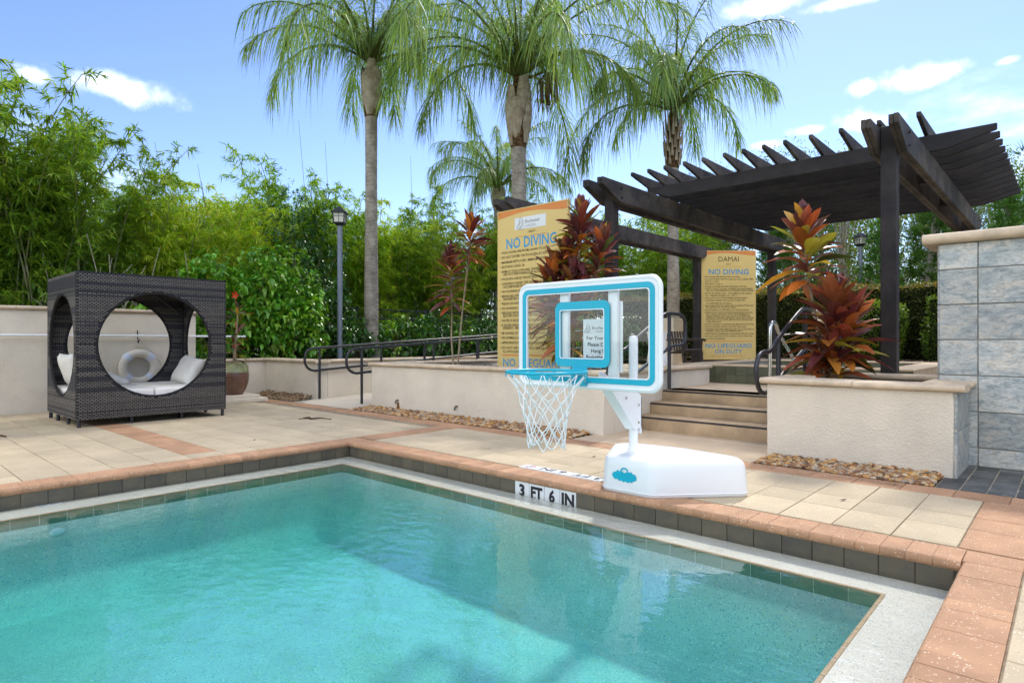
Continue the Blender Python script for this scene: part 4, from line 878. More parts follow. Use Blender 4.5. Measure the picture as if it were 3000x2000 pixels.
def ft1(P, lay, t):
    mb = MB(); mb.add([P(.08, h1(.926), .002), P(1.24, h1(.926), .002), P(1.24, h1(.918), .002), P(.08, h1(.918), .002)], [(0, 1, 2, 3)]); mb.build('rule_line', M_SIGN_OR, t)
    lay('footer', [('NO LIFEGUARD', .66, h1(.993), .118, 1.12, 'CENTER', .01), ('ON DUTY', .66, h1(1.06), .115, .6, 'CENTER', .01)], M_SIGN_BL)
sign('pool_rules_sign', 'large yellow pool rules sign behind the backboard, NO DIVING heading', W1, H1, (-.94, 3.15, .30), (1, 0, 0),
     [('NO DIVING', .63, h1(.243), .155, .93, 'CENTER', .012)], rule_rows([(s, h1(f + .012)) for s, f in L1], W1, .037, .045, .0262), lb1, ft1)
W2, H2 = 1.21, 2.45
h2 = lambda f: H2 * (1 - f)
L2 = [('\u2022 SPA HOURS ARE FROM DAWN TO DUSK.', .232), ('\u2022 DO NOT ENTER THE POOL/SPA AT ANY OTHER TIME.', .254), ('\u2022 DEPTH 3 FEET', .276), ('\u2022 BATHING LOAD: 6', .298), ('\u2022 PLEASE SHOWER BEFORE ENTERING THE SPA.', .322), ('\u2022 SWIM AT YOUR OWN RISK. OWNERS AND MANAGEMENT', .343), ('ARE NOT RESPONSIBLE FOR ACCIDENTS AND INJURIES.', .36), ('\u2022 ENTER BY STEPS ONLY - NO JUMPING OR DIVING.', .385), ('\u2022 SPA TEMPERATURES: 98 - 104\u00b0 F', .406), ('\u2022 POOL/SPA USE BY REGISTERED GUESTS ONLY.', .428), ('\u2022 CHILDREN UNDER THE AGE OF 14 MUST BE', .45), ('ACCOMPANIED BY AN ADULT.', .477), ('\u2022 BREAKABLE SERVICE WARE AND GLASS BOTTLES ARE', .498), ('PROHIBITED IN THE POOL AREA.', .515), ('\u2022 NO RUNNING OR HORSEPLAY IN THE SPA DECK.', .538), ('\u2022 GUESTS WITH THE FOLLOWING CONDITIONS SHOULD', .561), ('NOT USE SPA WITHOUT DOCTOR\'S PERMISSION:', .578), ('HEART DISEASE, HIGH OR LOW BLOOD PRESSURE', .595), ('DIABETES, NAUSEA, DIZZINESS, FAINTING, UNDER', .612), ('INFLUENCE OF ALCOHOL, MEDICATION, DRUGS AND', .629), ('WHEN PREGNANT.', .648), ('\u2022 DO NOT EXCEED 15 CONTINUOUS MINUTES IN THE SPA.', .672), ('\u2022 WATER IS RECIRCULATED, DO NOT SWALLOW.', .694), ('\u2022 IF SEVERE WEATHER APPROACHES, OR IF LIGHTING IS', .717), ('PRESENT, SEEK SHELTER IMMEDIATELY.', .734), ('\u2022 APPROPRIATE SWIMWEAR IS REQUIRED FOR ALL AGES.', .758), ('\u2022 DO NOT USE SPA IF YOU ARE ILL OR IF YOU ARE', .781), ('ILL WITH DIARRHEA.', .804)]
def lb2(P, lay, t):
    lay('name_text', [('DAMAI', .605, h2(.097), .115, .46, 'CENTER', 0)], M_SIGN_BK); lay('resort_text', [('RESORT', .605, h2(.127), .026, .12, 'CENTER', .006)], M_SIGN_BK)
    mb = MB(); mb.add([P(.33, h2(.146), .002), P(.88, h2(.146), .002), P(.88, h2(.144), .002), P(.33, h2(.144), .002)], [(0, 1, 2, 3)]); mb.build('rule_line', M_SIGN_OR, t)
def ft2(P, lay, t):
    mb = MB(); mb.add([P(.06, h2(.838), .002), P(1.16, h2(.838), .002), P(1.16, h2(.833), .002), P(.06, h2(.833), .002)], [(0, 1, 2, 3)]); mb.build('rule_line', M_SIGN_OR, t)
    lay('footer', [('NO LIFEGUARD', .605, h2(.895), .10, 1.05, 'CENTER', .008), ('ON DUTY', .605, h2(.949), .10, .62, 'CENTER', .008)], M_SIGN_BL); lay('footer', [('EMERGENCY MEDICAL SERVICES DIAL 911', .605, h2(.975), .026, .80, 'CENTER', .004)], M_SIGN_OR)
th = R(42.39); rt = Vector((math.cos(th), math.sin(th), 0))
c2 = Vector((-.435, 10.19, .60)) - rt * (W2 / 2)
sign('spa_rules_sign', 'yellow spa rules sign standing behind the raised spa', W2, H2, tuple(c2), tuple(rt),
     [('NO DIVING', .605, h2(.215), .125, .90, 'CENTER', .012)], rule_rows([(s, h2(f + .012)) for s, f in L2], W2, .030, .04, .0245), lb2, ft2)
# ---- basketball hoop
hp = thing('poolside_hoop', 'white and aqua poolside basketball hoop on the pool edge', 'basketball hoop', (3.2, .3, 0))
def round_poly(pts, r, n=6):
    out = []; m = len(pts)
    for i in range(m):
        p = Vector(pts[i] + (0,)); a = (Vector(pts[i - 1] + (0,)) - p); b = (Vector(pts[(i + 1) % m] + (0,)) - p); d = min(r, a.length * .45, b.length * .45); p0 = p + a.normalized() * d; p1 = p + b.normalized() * d
        for k in range(n + 1): t_ = k / n; q_ = p0 * (1 - t_) ** 2 + p * 2 * t_ * (1 - t_) + p1 * t_ * t_; out.append((q_.x, q_.y))
    return out
foot = round_poly([(3.02, .02), (3.385, .02), (3.82, .50), (3.74, .60), (3.28, .67), (2.84, .62), (2.78, .50)], .055)
def base_mesh():
    cx, cy_ = 3.27, .36; bm = bmesh.new(); prev = None; lv = [(0.0, 1.0), (.02, 1.01), (.10, 1.0), (.175, .988), (.203, .975), (.220, .955), (.230, .93), (.235, .89), (.238, .75)]
    # rounded footprint
    fp = [Vector((x, y, 0)) for x, y in foot]; rings = []
    for z, s in lv: rings.append([bm.verts.new((cx + (p.x - cx) * s, cy_ + (p.y - cy_) * s, z)) for p in fp])
    n = len(fp)
    for a, b in zip(rings[:-1], rings[1:]):
        for i in range(n): bm.faces.new((a[i], a[(i + 1) % n], b[(i + 1) % n], b[i]))
    bm.faces.new(rings[-1]); bm.faces.new(rings[0][::-1])
    for f in bm.faces: f.smooth = True
    me = bpy.data.meshes.new('base'); bm.to_mesh(me); bm.free(); return me
hb = put('base', base_mesh(), M_WHITE, hp)
seam = [(3.27 + (x - 3.27) * 1.012, .36 + (y - .36) * 1.012, .024) for x, y in foot]; MB().tube(seam, .0035, 5, closed=True).build('mould_seam', M_WHITE, hb, smooth=True)
MB().lathe([(.034, .236), (.034, .247), (.028, .252), (0, .252)], (3.42, .46, 0), 20).build('fill_cap', M_WHITE, hb, smooth=True)
for sx in (2.9, 3.68): MB().tube([(sx - .02, .575, .045), (sx + .02, .575, .045)], .045, 16).build('wheel', M_GROUT, hb, smooth=True)
# cloud-shaped emblem on the base front
em = MB(); ex, ez = 3.19, .115
def face_pt(dx, dz): return (ex + dx, .0165 + (.02 if dz > 0 else .0) * dz, ez + dz)
blob = [(-.088, -.012), (-.094, .006), (-.08, .022), (-.064, .024), (-.05, .038), (-.034, .03), (-.024, .036), (0, .022), (.024, .034), (.04, .030), (.052, .038), (.066, .022), (.082, .022), (.094, .002), (.088, -.018), (.07, -.022), (.055, -.034), (.04, -.030), (.026, -.04), (.01, -.030), (-.008, -.038), (-.022, -.028), (-.04, -.034), (-.052, -.020), (-.07, -.026)]
em.add([face_pt(*p) for p in blob], [tuple(range(len(blob)))])
arc = [(.03 * math.cos(a), .034 + .024 * math.sin(a)) for a in [i * math.pi / 8 for i in range(9)]] + [(.018 * math.cos(a), .036 + .012 * math.sin(a)) for a in [i * math.pi / 8 for i in range(8, -1, -1)]]
em.add([face_pt(*p) for p in arc], [(i, i + 1, 16 - i, 17 - i) for i in range(8)])
em_o = em.build('emblem', M_AQUA, hb)
PXp, PYp = 3.10, .28
MB().tube([(PXp, PYp, .2), (PXp, PYp, 1.02), (PXp, PYp, 1.036), (PXp, PYp, 1.042)], [.0315, .0315, .025, .008], 20).build('pole', M_WHITE, hp, smooth=True)
MB().lathe([(.055, .226), (.055, .24), (.04, .246), (.034, .262), (.0315, .264)], (PXp, PYp, 0), 24).build('collar', M_WHITE, hp, smooth=True)
BYf = -.11
arm = [(PYp + .045, .40), (PYp + .045, .62), (PYp - .02, .655), (BYf + .06, .80), (BYf + .02, .80), (BYf + .02, .70), (BYf + .05, .685), (PYp - .045, .395)]
for xa in (PXp - .040, PXp + .034): MB().prism(arm[::-1], xa, xa + .006, 'x').build('arm', M_WHITE, hp, .002, 1)
MB().prism([(PYp - .045, .395), (PYp - .03, .395), (BYf + .06, .70), (BYf + .04, .70)][::-1], PXp - .034, PXp + .034, 'x').build('arm', M_WHITE, hp)
for (zz_, yy_) in ((.44, PYp), (.56, PYp), (.62, .12), (.73, -.04)): MB().tube([(PXp - .048, yy_, zz_), (PXp + .046, yy_, zz_)], .009, 6).build('bolt', M_STEEL, hp)
MB().box(PXp - .04, PYp + .033, .36, PXp + .04, PYp + .046, .62).build('bracket', M_WHITE, hp, .003, 1)
bx0, bx1, bz0, bz1 = 2.385, 3.52, .695, 1.40
bb = MB(); 
def rr(x0, z0, x1, z1, r, n=8):
    out = []
    for cx, cz, a0 in ((x1 - r, z1 - r, 0), (x0 + r, z1 - r, 90), (x0 + r, z0 + r, 180), (x1 - r, z0 + r, 270)):
        out += [(cx + r * math.cos(R(a0 + 90 * i / n)), cz + r * math.sin(R(a0 + 90 * i / n))) for i in range(n + 1)]
    return out
def ring_plate(mb, outer, inner, y0, y1):
    n = len(outer)
    for y in (y0, y1): mb.add([(p[0], y, p[1]) for p in outer + inner], [(i, (i + 1) % n, n + (i + 1) % n, n + i) for i in range(n)])
    for loop in (outer, inner): mb.add([(p[0], y0, p[1]) for p in loop] + [(p[0], y1, p[1]) for p in loop], [(i, (i + 1) % n, n + (i + 1) % n, n + i) for i in range(n)])
O0 = rr(bx0, bz0, bx1, bz1, .066); O1 = rr(bx0 + .055, bz0 + .055, bx1 - .055, bz1 - .055, .035)
fm = MB(); ring_plate(fm, O0, O1, BYf, BYf + .035); frm = fm.build('backboard_frame', M_WHITE, hp, smooth=False)
rimp = [(p[0], BYf + .014, p[1]) for p in rr(bx0 + .004, bz0 + .004, bx1 - .004, bz1 - .004, .064)]; MB().tube(rimp, .018, 8, closed=True).build('frame_edge', M_WHITE, frm, smooth=True)
q = MB(); ring_plate(q, rr(bx0 + .032, bz0 + .032, bx1 - .032, bz1 - .032, .052), rr(bx0 + .066, bz0 + .066, bx1 - .066, bz1 - .066, .025), BYf - .004, BYf - .001); q.build('aqua_border', M_AQUA, frm)
q = MB(); ring_plate(q, rr(bx0 + .068, bz0 + .068, bx1 - .068, bz1 - .068, .024), rr(bx0 + .075, bz0 + .075, bx1 - .075, bz1 - .075, .02), BYf - .004, BYf - .001); q.build('white_line', M_WHITE, frm)
def clear_mat():
    m = bpy.data.materials.new('clear_acrylic'); m.use_nodes = True; N = m.node_tree.nodes; L = m.node_tree.links; N.clear(); out = N.new('ShaderNodeOutputMaterial'); tr = N.new('ShaderNodeBsdfTransparent'); tr.inputs[0].default_value = (.965, .98, .98, 1); gl = N.new('ShaderNodeBsdfGlossy'); gl.inputs['Roughness'].default_value = .03; lw = N.new('ShaderNodeLayerWeight'); pw = N.new('ShaderNodeMath'); pw.operation = 'POWER'; pw.inputs[1].default_value = 5; L.new(lw.outputs['Facing'], pw.inputs[0]); fr = N.new('ShaderNodeMath'); fr.operation = 'MULTIPLY_ADD'; fr.inputs[1].default_value = .9; fr.inputs[2].default_value = .035; L.new(pw.outputs[0], fr.inputs[0]); ms = N.new('ShaderNodeMixShader'); L.new(fr.outputs[0], ms.inputs[0]); L.new(tr.outputs[0], ms.inputs[1]); L.new(gl.outputs[0], ms.inputs[2]); L.new(ms.outputs[0], out.inputs[0]); return m
M_CLEAR = clear_mat()
MB().box(bx0 + .05, BYf + .012, bz0 + .05, bx1 - .05, BYf + .018, bz1 - .05).build('clear_panel', M_CLEAR, hp)
tx0, tx1, tz0, tz1 = 2.712, 3.157, .829, 1.269
q = MB(); ring_plate(q, rr(tx0, tz0, tx1, tz1, .05), rr(tx0 + .048, tz0 + .062, tx1 - .048, tz1 - .062, .012), BYf + .004, BYf + .011); tg = q.build('target_square', M_AQUA, hp)
q = MB(); ring_plate(q, rr(tx0 + .040, tz0 + .054, tx1 - .040, tz1 - .054, .014), rr(tx0 + .046, tz0 + .060, tx1 - .046, tz1 - .060, .012), BYf + .001, BYf + .0035); q.build('white_line', M_WHITE, tg)
for xc in (2.775, 3.17): box('brace', (xc - .036, BYf + .02, bz0 + .03), (xc + .036, BYf + .05, bz1 - .03), M_WHITE, hp, .006, 2)
box('mount_plate', (3.19, BYf + .052, .80), (3.225, BYf + .06, 1.26), M_WHITE, hp, .003, 1)
rx, ry, rz, rR = 2.93, -.47, .81, .25
MB().tube([(rx + rR * math.cos(a), ry + rR * math.sin(a), rz) for a in [i * math.pi / 24 for i in range(48)]], .010, 10, closed=True).build('rim', M_AQUA, hp, smooth=True)
rb = MB(); rb.box(rx - .06, BYf - .014, .705, rx + .06, BYf - .002, .83); rb.box(rx - .05, BYf - .125, .795, rx + .05, BYf - .012, .812)
rb.tube([(rx - .05, BYf - .01, .72), (rx - .12, ry + .22, .80)], .007, 6); rb.tube([(rx + .05, BYf - .01, .72), (rx + .12, ry + .22, .80)], .007, 6); rb.tube([(rx - .05, BYf - .01, .73), (rx - .22, ry + .10, .803)], .006, 6); rb.tube([(rx + .05, BYf - .01, .73), (rx + .22, ry + .10, .803)], .006, 6)
rb.build('rim_bracket', M_AQUA, hp, .002, 1)
nh = 12
for i in range(nh):
    a = 2 * math.pi * (i + .5) / nh; MB().tube([(rx + (rR + .002) * math.cos(a), ry + (rR + .002) * math.sin(a), rz), (rx + (rR + .006) * math.cos(a), ry + (rR + .006) * math.sin(a), rz - .022), (rx + (rR - .004) * math.cos(a), ry + (rR - .004) * math.sin(a), rz - .028)], .0045, 5).build('net_hook', M_AQUA, hp)
# net: loops hung from the hooks, crossing into a narrowing diamond mesh
def net_pt(a, lev, jig=0):
    zz = [rz - .02, .69, .635, .575, .51, .445, .385, .345][lev]; rad = [rR, .185, .165, .148, .134, .125, .120, .118][lev]
    return Vector((rx + rad * math.cos(a), ry + rad * math.sin(a), zz + jig))
nt_ = MB(); rg = random.Random(2)
jg = {}
def node(i, lev):
    k = (round(i * 2) % (nh * 2), lev)
    if k not in jg: jg[k] = net_pt(2 * math.pi * (i + .5) / nh + rg.uniform(-.09, .09) * (lev > 0), lev, rg.uniform(-.02, .02) * (lev > 0))
    return jg[k]
for i in range(nh):
    for lev in range(0, 7):
        i0 = i + (.5 if lev % 2 else 0)
        for di in (-.5, .5):
            a, b = node(i0, lev), node(i0 + di, lev + 1); mid = (a + b) / 2; cen = Vector((rx, ry, mid.z)); mid += (cen - mid) * .03 - Vector((0, 0, .006))
            nt_.tube([a, mid, b], .0036, 5, cap=False)
            if lev > 0:
                pass
nt_.build('net', M_ROPE, hp, smooth=True)
MB().add([(3.375, BYf + .0105, .757), (3.41, BYf + .0105, .757), (3.41, BYf + .0105, .771), (3.375, BYf + .0105, .771)], [(0, 1, 2, 3)]).build('maker_mark', M_AQUA, hp)
# caution plate hung behind the board
t = thing('caution_plate', 'white caution plate seen through the backboard target square', 'sign', (3.06, BYf + .075, .87))
cp = box('plate', (2.905, BYf + .064, .868), (3.215, BYf + .070, 1.15), M_SIGN_WH, t, .002, 1); xs_, yy = 3.058, BYf + .0625
def ptext(items, m): letter('lettering', [(*text_mesh(s, h, w_, b, 'CENTER'), 0, z) for s, z, h, w_, b in items], (xs_, yy, 0), (1, 0, 0), (0, 0, 1), m, cp)
ptext([('Enchanted', 1.082, .020, .15, 0), ('For Your Safety', 1.012, .026, .245, .008), ('Please Do Not', .968, .026, .225, .008), ('Hang From', .926, .026, .17, .008), ('Basketball Hoop', .884, .026, .25, .008)], M_INK); ptext([('GARDEN', 1.06, .015, .11, 0)], M_SIGN_GY)
swirl(lambda x, y, d: Vector((x, yy - .0005, y)), 2.95, 1.085, .05, 0, cp, M_SIGN_GY)
# ---- lamp post in the bed
def lamp(x, y, z0, h, label, s=1.0):
    t = thing('lamp_post', label, 'street lamp', (x, y, z0))
    MB().tube([(x, y, z0), (x, y, z0 + h - .42 * s)], .056 * s, 14).build('post', mat('grey_blue_post', (.20, .23, .285), .5, .4, .1, 6), t, smooth=True)
    zt = z0 + h; b = zt - .42 * s
    ln = MB(); ln.lathe([(.085 * s, 0), (.12 * s, .03 * s), (.165 * s, .05 * s), (.165 * s, .07 * s)], (x, y, b), 4).build('lantern_base', M_BLACK, t)
    gm = mat('frosted_glass', (.62, .6, .5), .3, .5, .05, 4); MB().lathe([(.145 * s, .07 * s), (.17 * s, .27 * s)], (x, y, b), 4).build('lantern_glass', gm, t)
    mb = MB()
    for k in range(4):
        a = math.pi / 2 * k; mb.tube([(x + .15 * s * math.cos(a), y + .15 * s * math.sin(a), b + .06 * s), (x + .176 * s * math.cos(a), y + .176 * s * math.sin(a), b + .28 * s)], .011 * s, 5)
        a2 = a + math.pi / 4; mb.tube([(x + .108 * s * math.cos(a2), y + .108 * s * math.sin(a2), b + .07 * s), (x + .124 * s * math.cos(a2), y + .124 * s * math.sin(a2), b + .27 * s)], .006 * s, 4)
    for zz, rr_ in ((.2, .166),): mb.tube([(x + rr_ * s * math.cos(math.pi / 2 * k), y + rr_ * s * math.sin(math.pi / 2 * k), b + zz * s) for k in range(4)], .006 * s, 4, closed=True)
    mb.build('lantern_bars', M_BLACK, t); MB().lathe([(.225 * s, .27 * s), (.23 * s, .285 * s), (.09 * s, .39 * s), (.03 * s, .42 * s)], (x, y, b), 4).build('lantern_roof', M_BLACK, t)
lamp(-6.57, 4.0, .58, 3.38, 'grey lamp post with black lantern in the hibiscus bed'); lamp(1.0, 15.6, .4, 3.6, 'slim dark lamp post beyond the clipped hedge', .9)
# ---- furniture on the upper terrace
M_CHAIR = mat('brown_resin', (.055, .04, .032), .45, .4, .15, 8)
ch = thing('patio_chair', 'dark brown slatted patio chair left of the spa rules sign', 'chair', (-.85, 8.9, .42))
def C(x, y, z):   # chair local: faces +x then turned
    a = R(-20); return (-.85 + x * math.cos(a) - y * math.sin(a), 8.9 + x * math.sin(a) + y * math.cos(a), .42 + z)
for s in (-1, 1):
    MB().tube([C(.26, s * .27, 0), C(.20, s * .27, .40), C(.22, s * .27, .62)], .022, 8).build('leg', M_CHAIR, ch); MB().tube([C(-.32, s * .25, 0), C(-.20, s * .25, .36), C(-.27, s * .25, .76)], .022, 8).build('leg', M_CHAIR, ch)
    MB().tube([C(.30, s * .28, .61), C(.1, s * .29, .635), C(-.26, s * .27, .615)], .028, 8).build('armrest', M_CHAIR, ch)
for i in range(6):
    x = .24 - i * .085; z = .40 - i * .012; MB().tube([C(x, -.25, z), C(x, .25, z)], .026, 6).build('seat_slat', M_CHAIR, ch)
for i in range(6):
    y = -.2 + i * .08; MB().tube([C(-.20, y, .38), C(-.24, y, .6), C(-.29, y, .80)], .024, 6).build('back_slat', M_CHAIR, ch)
t = thing('white_planter_urn', 'tall white flared urn beside the left step handrail', 'urn', (-.93, 7.83, .42)); MB().lathe([(.17, 0), (.23, .1), (.235, .2), (.19, .45), (.20, .62), (.235, .76), (.25, .78), (.22, .78), (.2, .7), (0, .68)], (-.93, 7.83, .42), 4).build('body', M_WHITE, t)
t = thing('beige_pillar', 'short beige stucco pillar behind the left step handrail', 'pillar', (-1.6, 9.6, .42)); box('shaft', (-2.1, 9.7, .42), (-1.55, 10.2, 1.55), M_STUCCO_RAMP, t, .006, 1)
for i, (u, lab) in enumerate((((3.55, 10.9), 'black bollard light nearer the post by the hedge'), ((3.85, 10.9), 'black bollard light nearer the slate wall by the hedge'))):
    x, y = u; t = thing('bollard_light', lab, 'bollard', (x, y, .5), 'bollards by the hedge'); MB().lathe([(.075, 0), (.075, .32)], (x, y, .5), 14).build('stem', M_BLACK, t, smooth=True); MB().lathe([(.074, .32), (.074, .42)], (x, y, .5), 14).build('light_band', M_SIGN_WH, t, smooth=True); MB().lathe([(.075, .42), (.075, .62), (.05, .66)], (x, y, .5), 14).build('cap', M_BLACK, t, smooth=True)
# ---- black boundary fences
def fence(x0, y0, x1, y1, z0, h, label, n):
    t = thing('metal_fence', label, 'fence', (x0, y0, z0)); a = Vector((x0, y0, 0)); b = Vector((x1, y1, 0)); L_ = (b - a).length; d = (b - a) / L_
    rl = MB()
    for z in (z0 + .15, z0 + h - .25, z0 + h): rl.tube([a + Vector((0, 0, z)), b + Vector((0, 0, z))], .02, 6); 
    rl.build('rail', M_BLACK, t)
    me = MB().tube([(0, 0, z0), (0, 0, z0 + h)], .009, 4).mesh('picket'); me.materials.append(M_BLACK)
    for i in range(n):
        o = bpy.data.objects.new('picket', me); COL.objects.link(o); o.location = a + d * L_ * (i + .5) / n; o.parent = t; o.matrix_parent_inverse = Matrix.Translation(-Vector(t.location))
    me2 = MB().tube([(0, 0, z0), (0, 0, z0 + h + .08)], .03, 4).mesh('post'); me2.materials.append(M_BLACK)
    for i in range(int(L_ / 2.4) + 1):
        o = bpy.data.objects.new('post', me2); COL.objects.link(o); o.location = a + d * min(L_, i * 2.4); o.parent = t; o.matrix_parent_inverse = Matrix.Translation(-Vector(t.location))
fence(-9.2, -1.0, -9.2, 13.5, .5, 1.4, 'black metal picket fence in front of the bamboo', 130); fence(-9.2, 13.5, 9, 13.5, .4, 1.75, 'black metal picket fence behind the clipped hedge', 150)
# ---- litter on the terrace
o = MB().tube(catmull([(-2.02, .62, .008), (-1.93, .66, .02), (-1.86, .63, .012), (-1.75, .72, .022), (-1.62, .78, .01)], 4), [.006, .009, .011, .01, .008, .008, .009, .01, .012, .011, .01, .009, .008, .007, .006, .006, .007][:17], 6).tube([(-1.90, .65, .015), (-1.95, .58, .012), (-1.98, .53, .004)], [.008, .006, .004], 5).build('dry_twig', M_TWIG); tag(o, 'dry brown twig lying on the pavers near the ramp', 'twig')
o = MB().tube(catmull([(-3.05, -2.36, .006), (-2.98, -2.3, .012), (-2.9, -2.27, .005)], 4), .009, 5).build('dry_leaf', M_TWIG); tag(o, 'dry curled leaf on the pavers left of the daybed', 'leaf')
rl_ = random.Random(31)
for k in range(7):
    lx, ly = [(-1.1, .35), (-.75, -.62), (1.35, .62), (2.3, .95), (4.3, .8), (-2.6, 1.0), (4.45, 1.5)][k]; a = rl_.uniform(0, 6.28); s_ = rl_.uniform(.02, .034)
    P_ = lambda x, y, z: (lx + s_ * (x * math.cos(a) - y * math.sin(a)), ly + s_ * (x * math.sin(a) + y * math.cos(a)), .004 + s_ * z)
    o = MB().add([P_(-1, 0, .25), P_(-.2, -.35, .05), P_(1, 0, .3), P_(-.2, .35, .1), P_(0, 0, 0)], [(0, 1, 4), (1, 2, 4), (2, 3, 4), (3, 0, 4)]).build('fallen_leaf', M_TWIG); tag(o, 'small dry brown leaf on the pavers ' + ('left of the pool corner', 'at the salmon strip before the daybed', 'between pool corner and hoop', 'left of the hoop base', 'on the beige panel right of the hoop', 'near the ramp foot', 'on the salmon band by the square planter')[k], 'leaf', 'fallen leaves on the terrace')
# ================================================================== PLANTS
def unit(a): return a / np.maximum(np.linalg.norm(a, axis=-1, keepdims=True), 1e-9)
UP = np.array((0., 0., 1.))
def blades(P, D, L, W, droop, prof, roll=None, fold=0.0, bend=0.0):
    """strap or leaf shaped blades. P,D Nx3; L,W,droop N; prof [(t,w)..]; returns V,F and faces per blade"""
    P = np.asarray(P, float); D = unit(np.asarray(D, float)); n = len(P)
    S = np.cross(D, UP); bad = np.linalg.norm(S, axis=1) < .05; S[bad] = (1, 0, 0); S = unit(S); Nn = np.cross(S, D)
    if roll is not None:
        c, s = np.cos(roll)[:, None], np.sin(roll)[:, None]; S, Nn = S * c + Nn * s, Nn * c - S * s
    k = len(prof); three = fold != 0; m = 3 if three else 2
    V = np.zeros((n, k, m, 3))
    for i, (t, w) in enumerate(prof):
        c = P + D * (L * t)[:, None] - UP * (droop * t * t)[:, None] + Nn * (bend * L * t * (1 - t))[:, None] if np.ndim(bend) == 0 else P
        h = (W * w / 2)[:, None]
        if three: V[:, i, 0] = c - S * h + Nn * h * fold; V[:, i, 1] = c; V[:, i, 2] = c + S * h + Nn * h * fold
        else: V[:, i, 0] = c - S * h; V[:, i, 1] = c + S * h
    base = (np.arange(n) * k * m)[:, None]; fs = []
    for i in range(k - 1):
        for j in range(m - 1): fs.append(np.stack([i * m + j, i * m + j + 1, (i + 1) * m + j + 1, (i + 1) * m + j]))
    fs = np.array(fs); F = (base[:, :, None] + fs[None]).reshape(-1, 4)
    return V.reshape(-1, 3), F, len(fs)
class Leaves:
    def __init__(s): s.V = []; s.F = []; s.C = []; s.n = 0
    def add(s, V, F, C):
        s.V.append(V); s.F.append(F + s.n); s.C.append(C); s.n += len(V)
    def blades(s, P, D, L, W, droop, prof, col, **k):
        V, F, nf = blades(P, D, L, W, droop, prof, **k); s.add(V, F, np.repeat(col, nf, 0))
    def tube(s, pts, r, col, seg=6):
        mb = MB().tube(pts, r, seg, cap=False); F = np.array(mb.f); s.add(np.array(mb.v), F, np.tile(col, (len(F), 1)))
    def build(s, name, m, parent=None):
        return put(name, fast_mesh(name, np.concatenate(s.V), [np.concatenate(s.F)], [np.concatenate(s.C)]), m, parent)
def cvar(base, n, g, v=.25, hue=.12):
    b = np.array(base)[g.integers(0, len(base), n)] if np.ndim(base) == 2 else np.tile(base, (n, 1))
    return np.clip(b * (1 + v * (g.random((n, 1)) * 2 - 1)) * (1 + hue * (g.random((n, 3)) * 2 - 1)), .002, 1)
def copy_tree(root, loc, rz=0, sc=(1, 1, 1), label=None, group=None):
    r = root.copy(); COL.objects.link(r); r.location = loc; r.rotation_euler = (0, 0, rz); r.scale = sc
    if label: r['label'] = label
    if group: r['group'] = group
    for ch in root.children:
        c = ch.copy(); COL.objects.link(c); c.parent = r
        for gch in ch.children:
            d = gch.copy(); COL.objects.link(d); d.parent = c
    return r
# ---- palms
def frond(g, az, el, length, droop, hang, width=1.0, dens=108, col=(.22, .33, .105)):
    lv = Leaves(); n = 30; p = np.zeros(3); pts = [p.copy()]; tang = []
    ca, sa = math.cos(az), math.sin(az); e = el; tw = g.uniform(-.25, .25)
    for i in range(n):
        s = i / n; e = el - droop * s ** 1.25; a2 = az + tw * s
        d = np.array((math.cos(a2) * math.cos(e), math.sin(a2) * math.cos(e), math.sin(e))); tang.append(d); p = p + d * length / n; pts.append(p.copy())
    tang.append(tang[-1]); pts = np.array(pts); tang = np.array(tang)
    lv.tube([tuple(x) for x in pts[::2]], [.034 * (1 - .9 * (i / (len(pts[::2]) - 1))) + .003 for i in range(len(pts[::2]))], np.array((.17, .19, .06)), 5)
    for side in (-1, 1):
        s = np.sort(g.uniform(.13, 1.0, dens)); idx = s * n; i0 = np.clip(idx.astype(int), 0, n - 1); f = (idx - i0)[:, None]
        P = pts[i0] * (1 - f) + pts[i0 + 1] * f; Tn = unit(tang[i0]); Sd = unit(np.cross(Tn, UP)) * side; Nn = np.cross(Sd, Tn) * side
        ph = g.normal(.15, .6, dens)[:, None]
        D = Sd * np.cos(ph) * .6 + Nn * np.sin(ph) * .7 + Tn * (.35 + .5 * s[:, None]) + g.normal(0, .2, (dens, 3))
        prof = np.interp(s, [.13, .3, .6, .85, 1.0], [.5, .95, 1.0, .75, .42])
        L = prof * g.uniform(.8, 1.15, dens) * length / 3.3; W = np.full(dens, .0195 * width) * g.uniform(.8, 1.2, dens)
        C = cvar([col, (col[0] * 1.25, col[1] * 1.15, col[2] * .8), (col[0] * .6, col[1] * .75, col[2] * .7)], dens, g, .3, .1)
        lv.blades(P, D, L * .6, W, hang * L * g.uniform(.35, 1.15, dens), [(0, .5), (.35, 1), (.72, .75), (1, .06)], C, roll=g.uniform(-.9, .9, dens))
    return lv
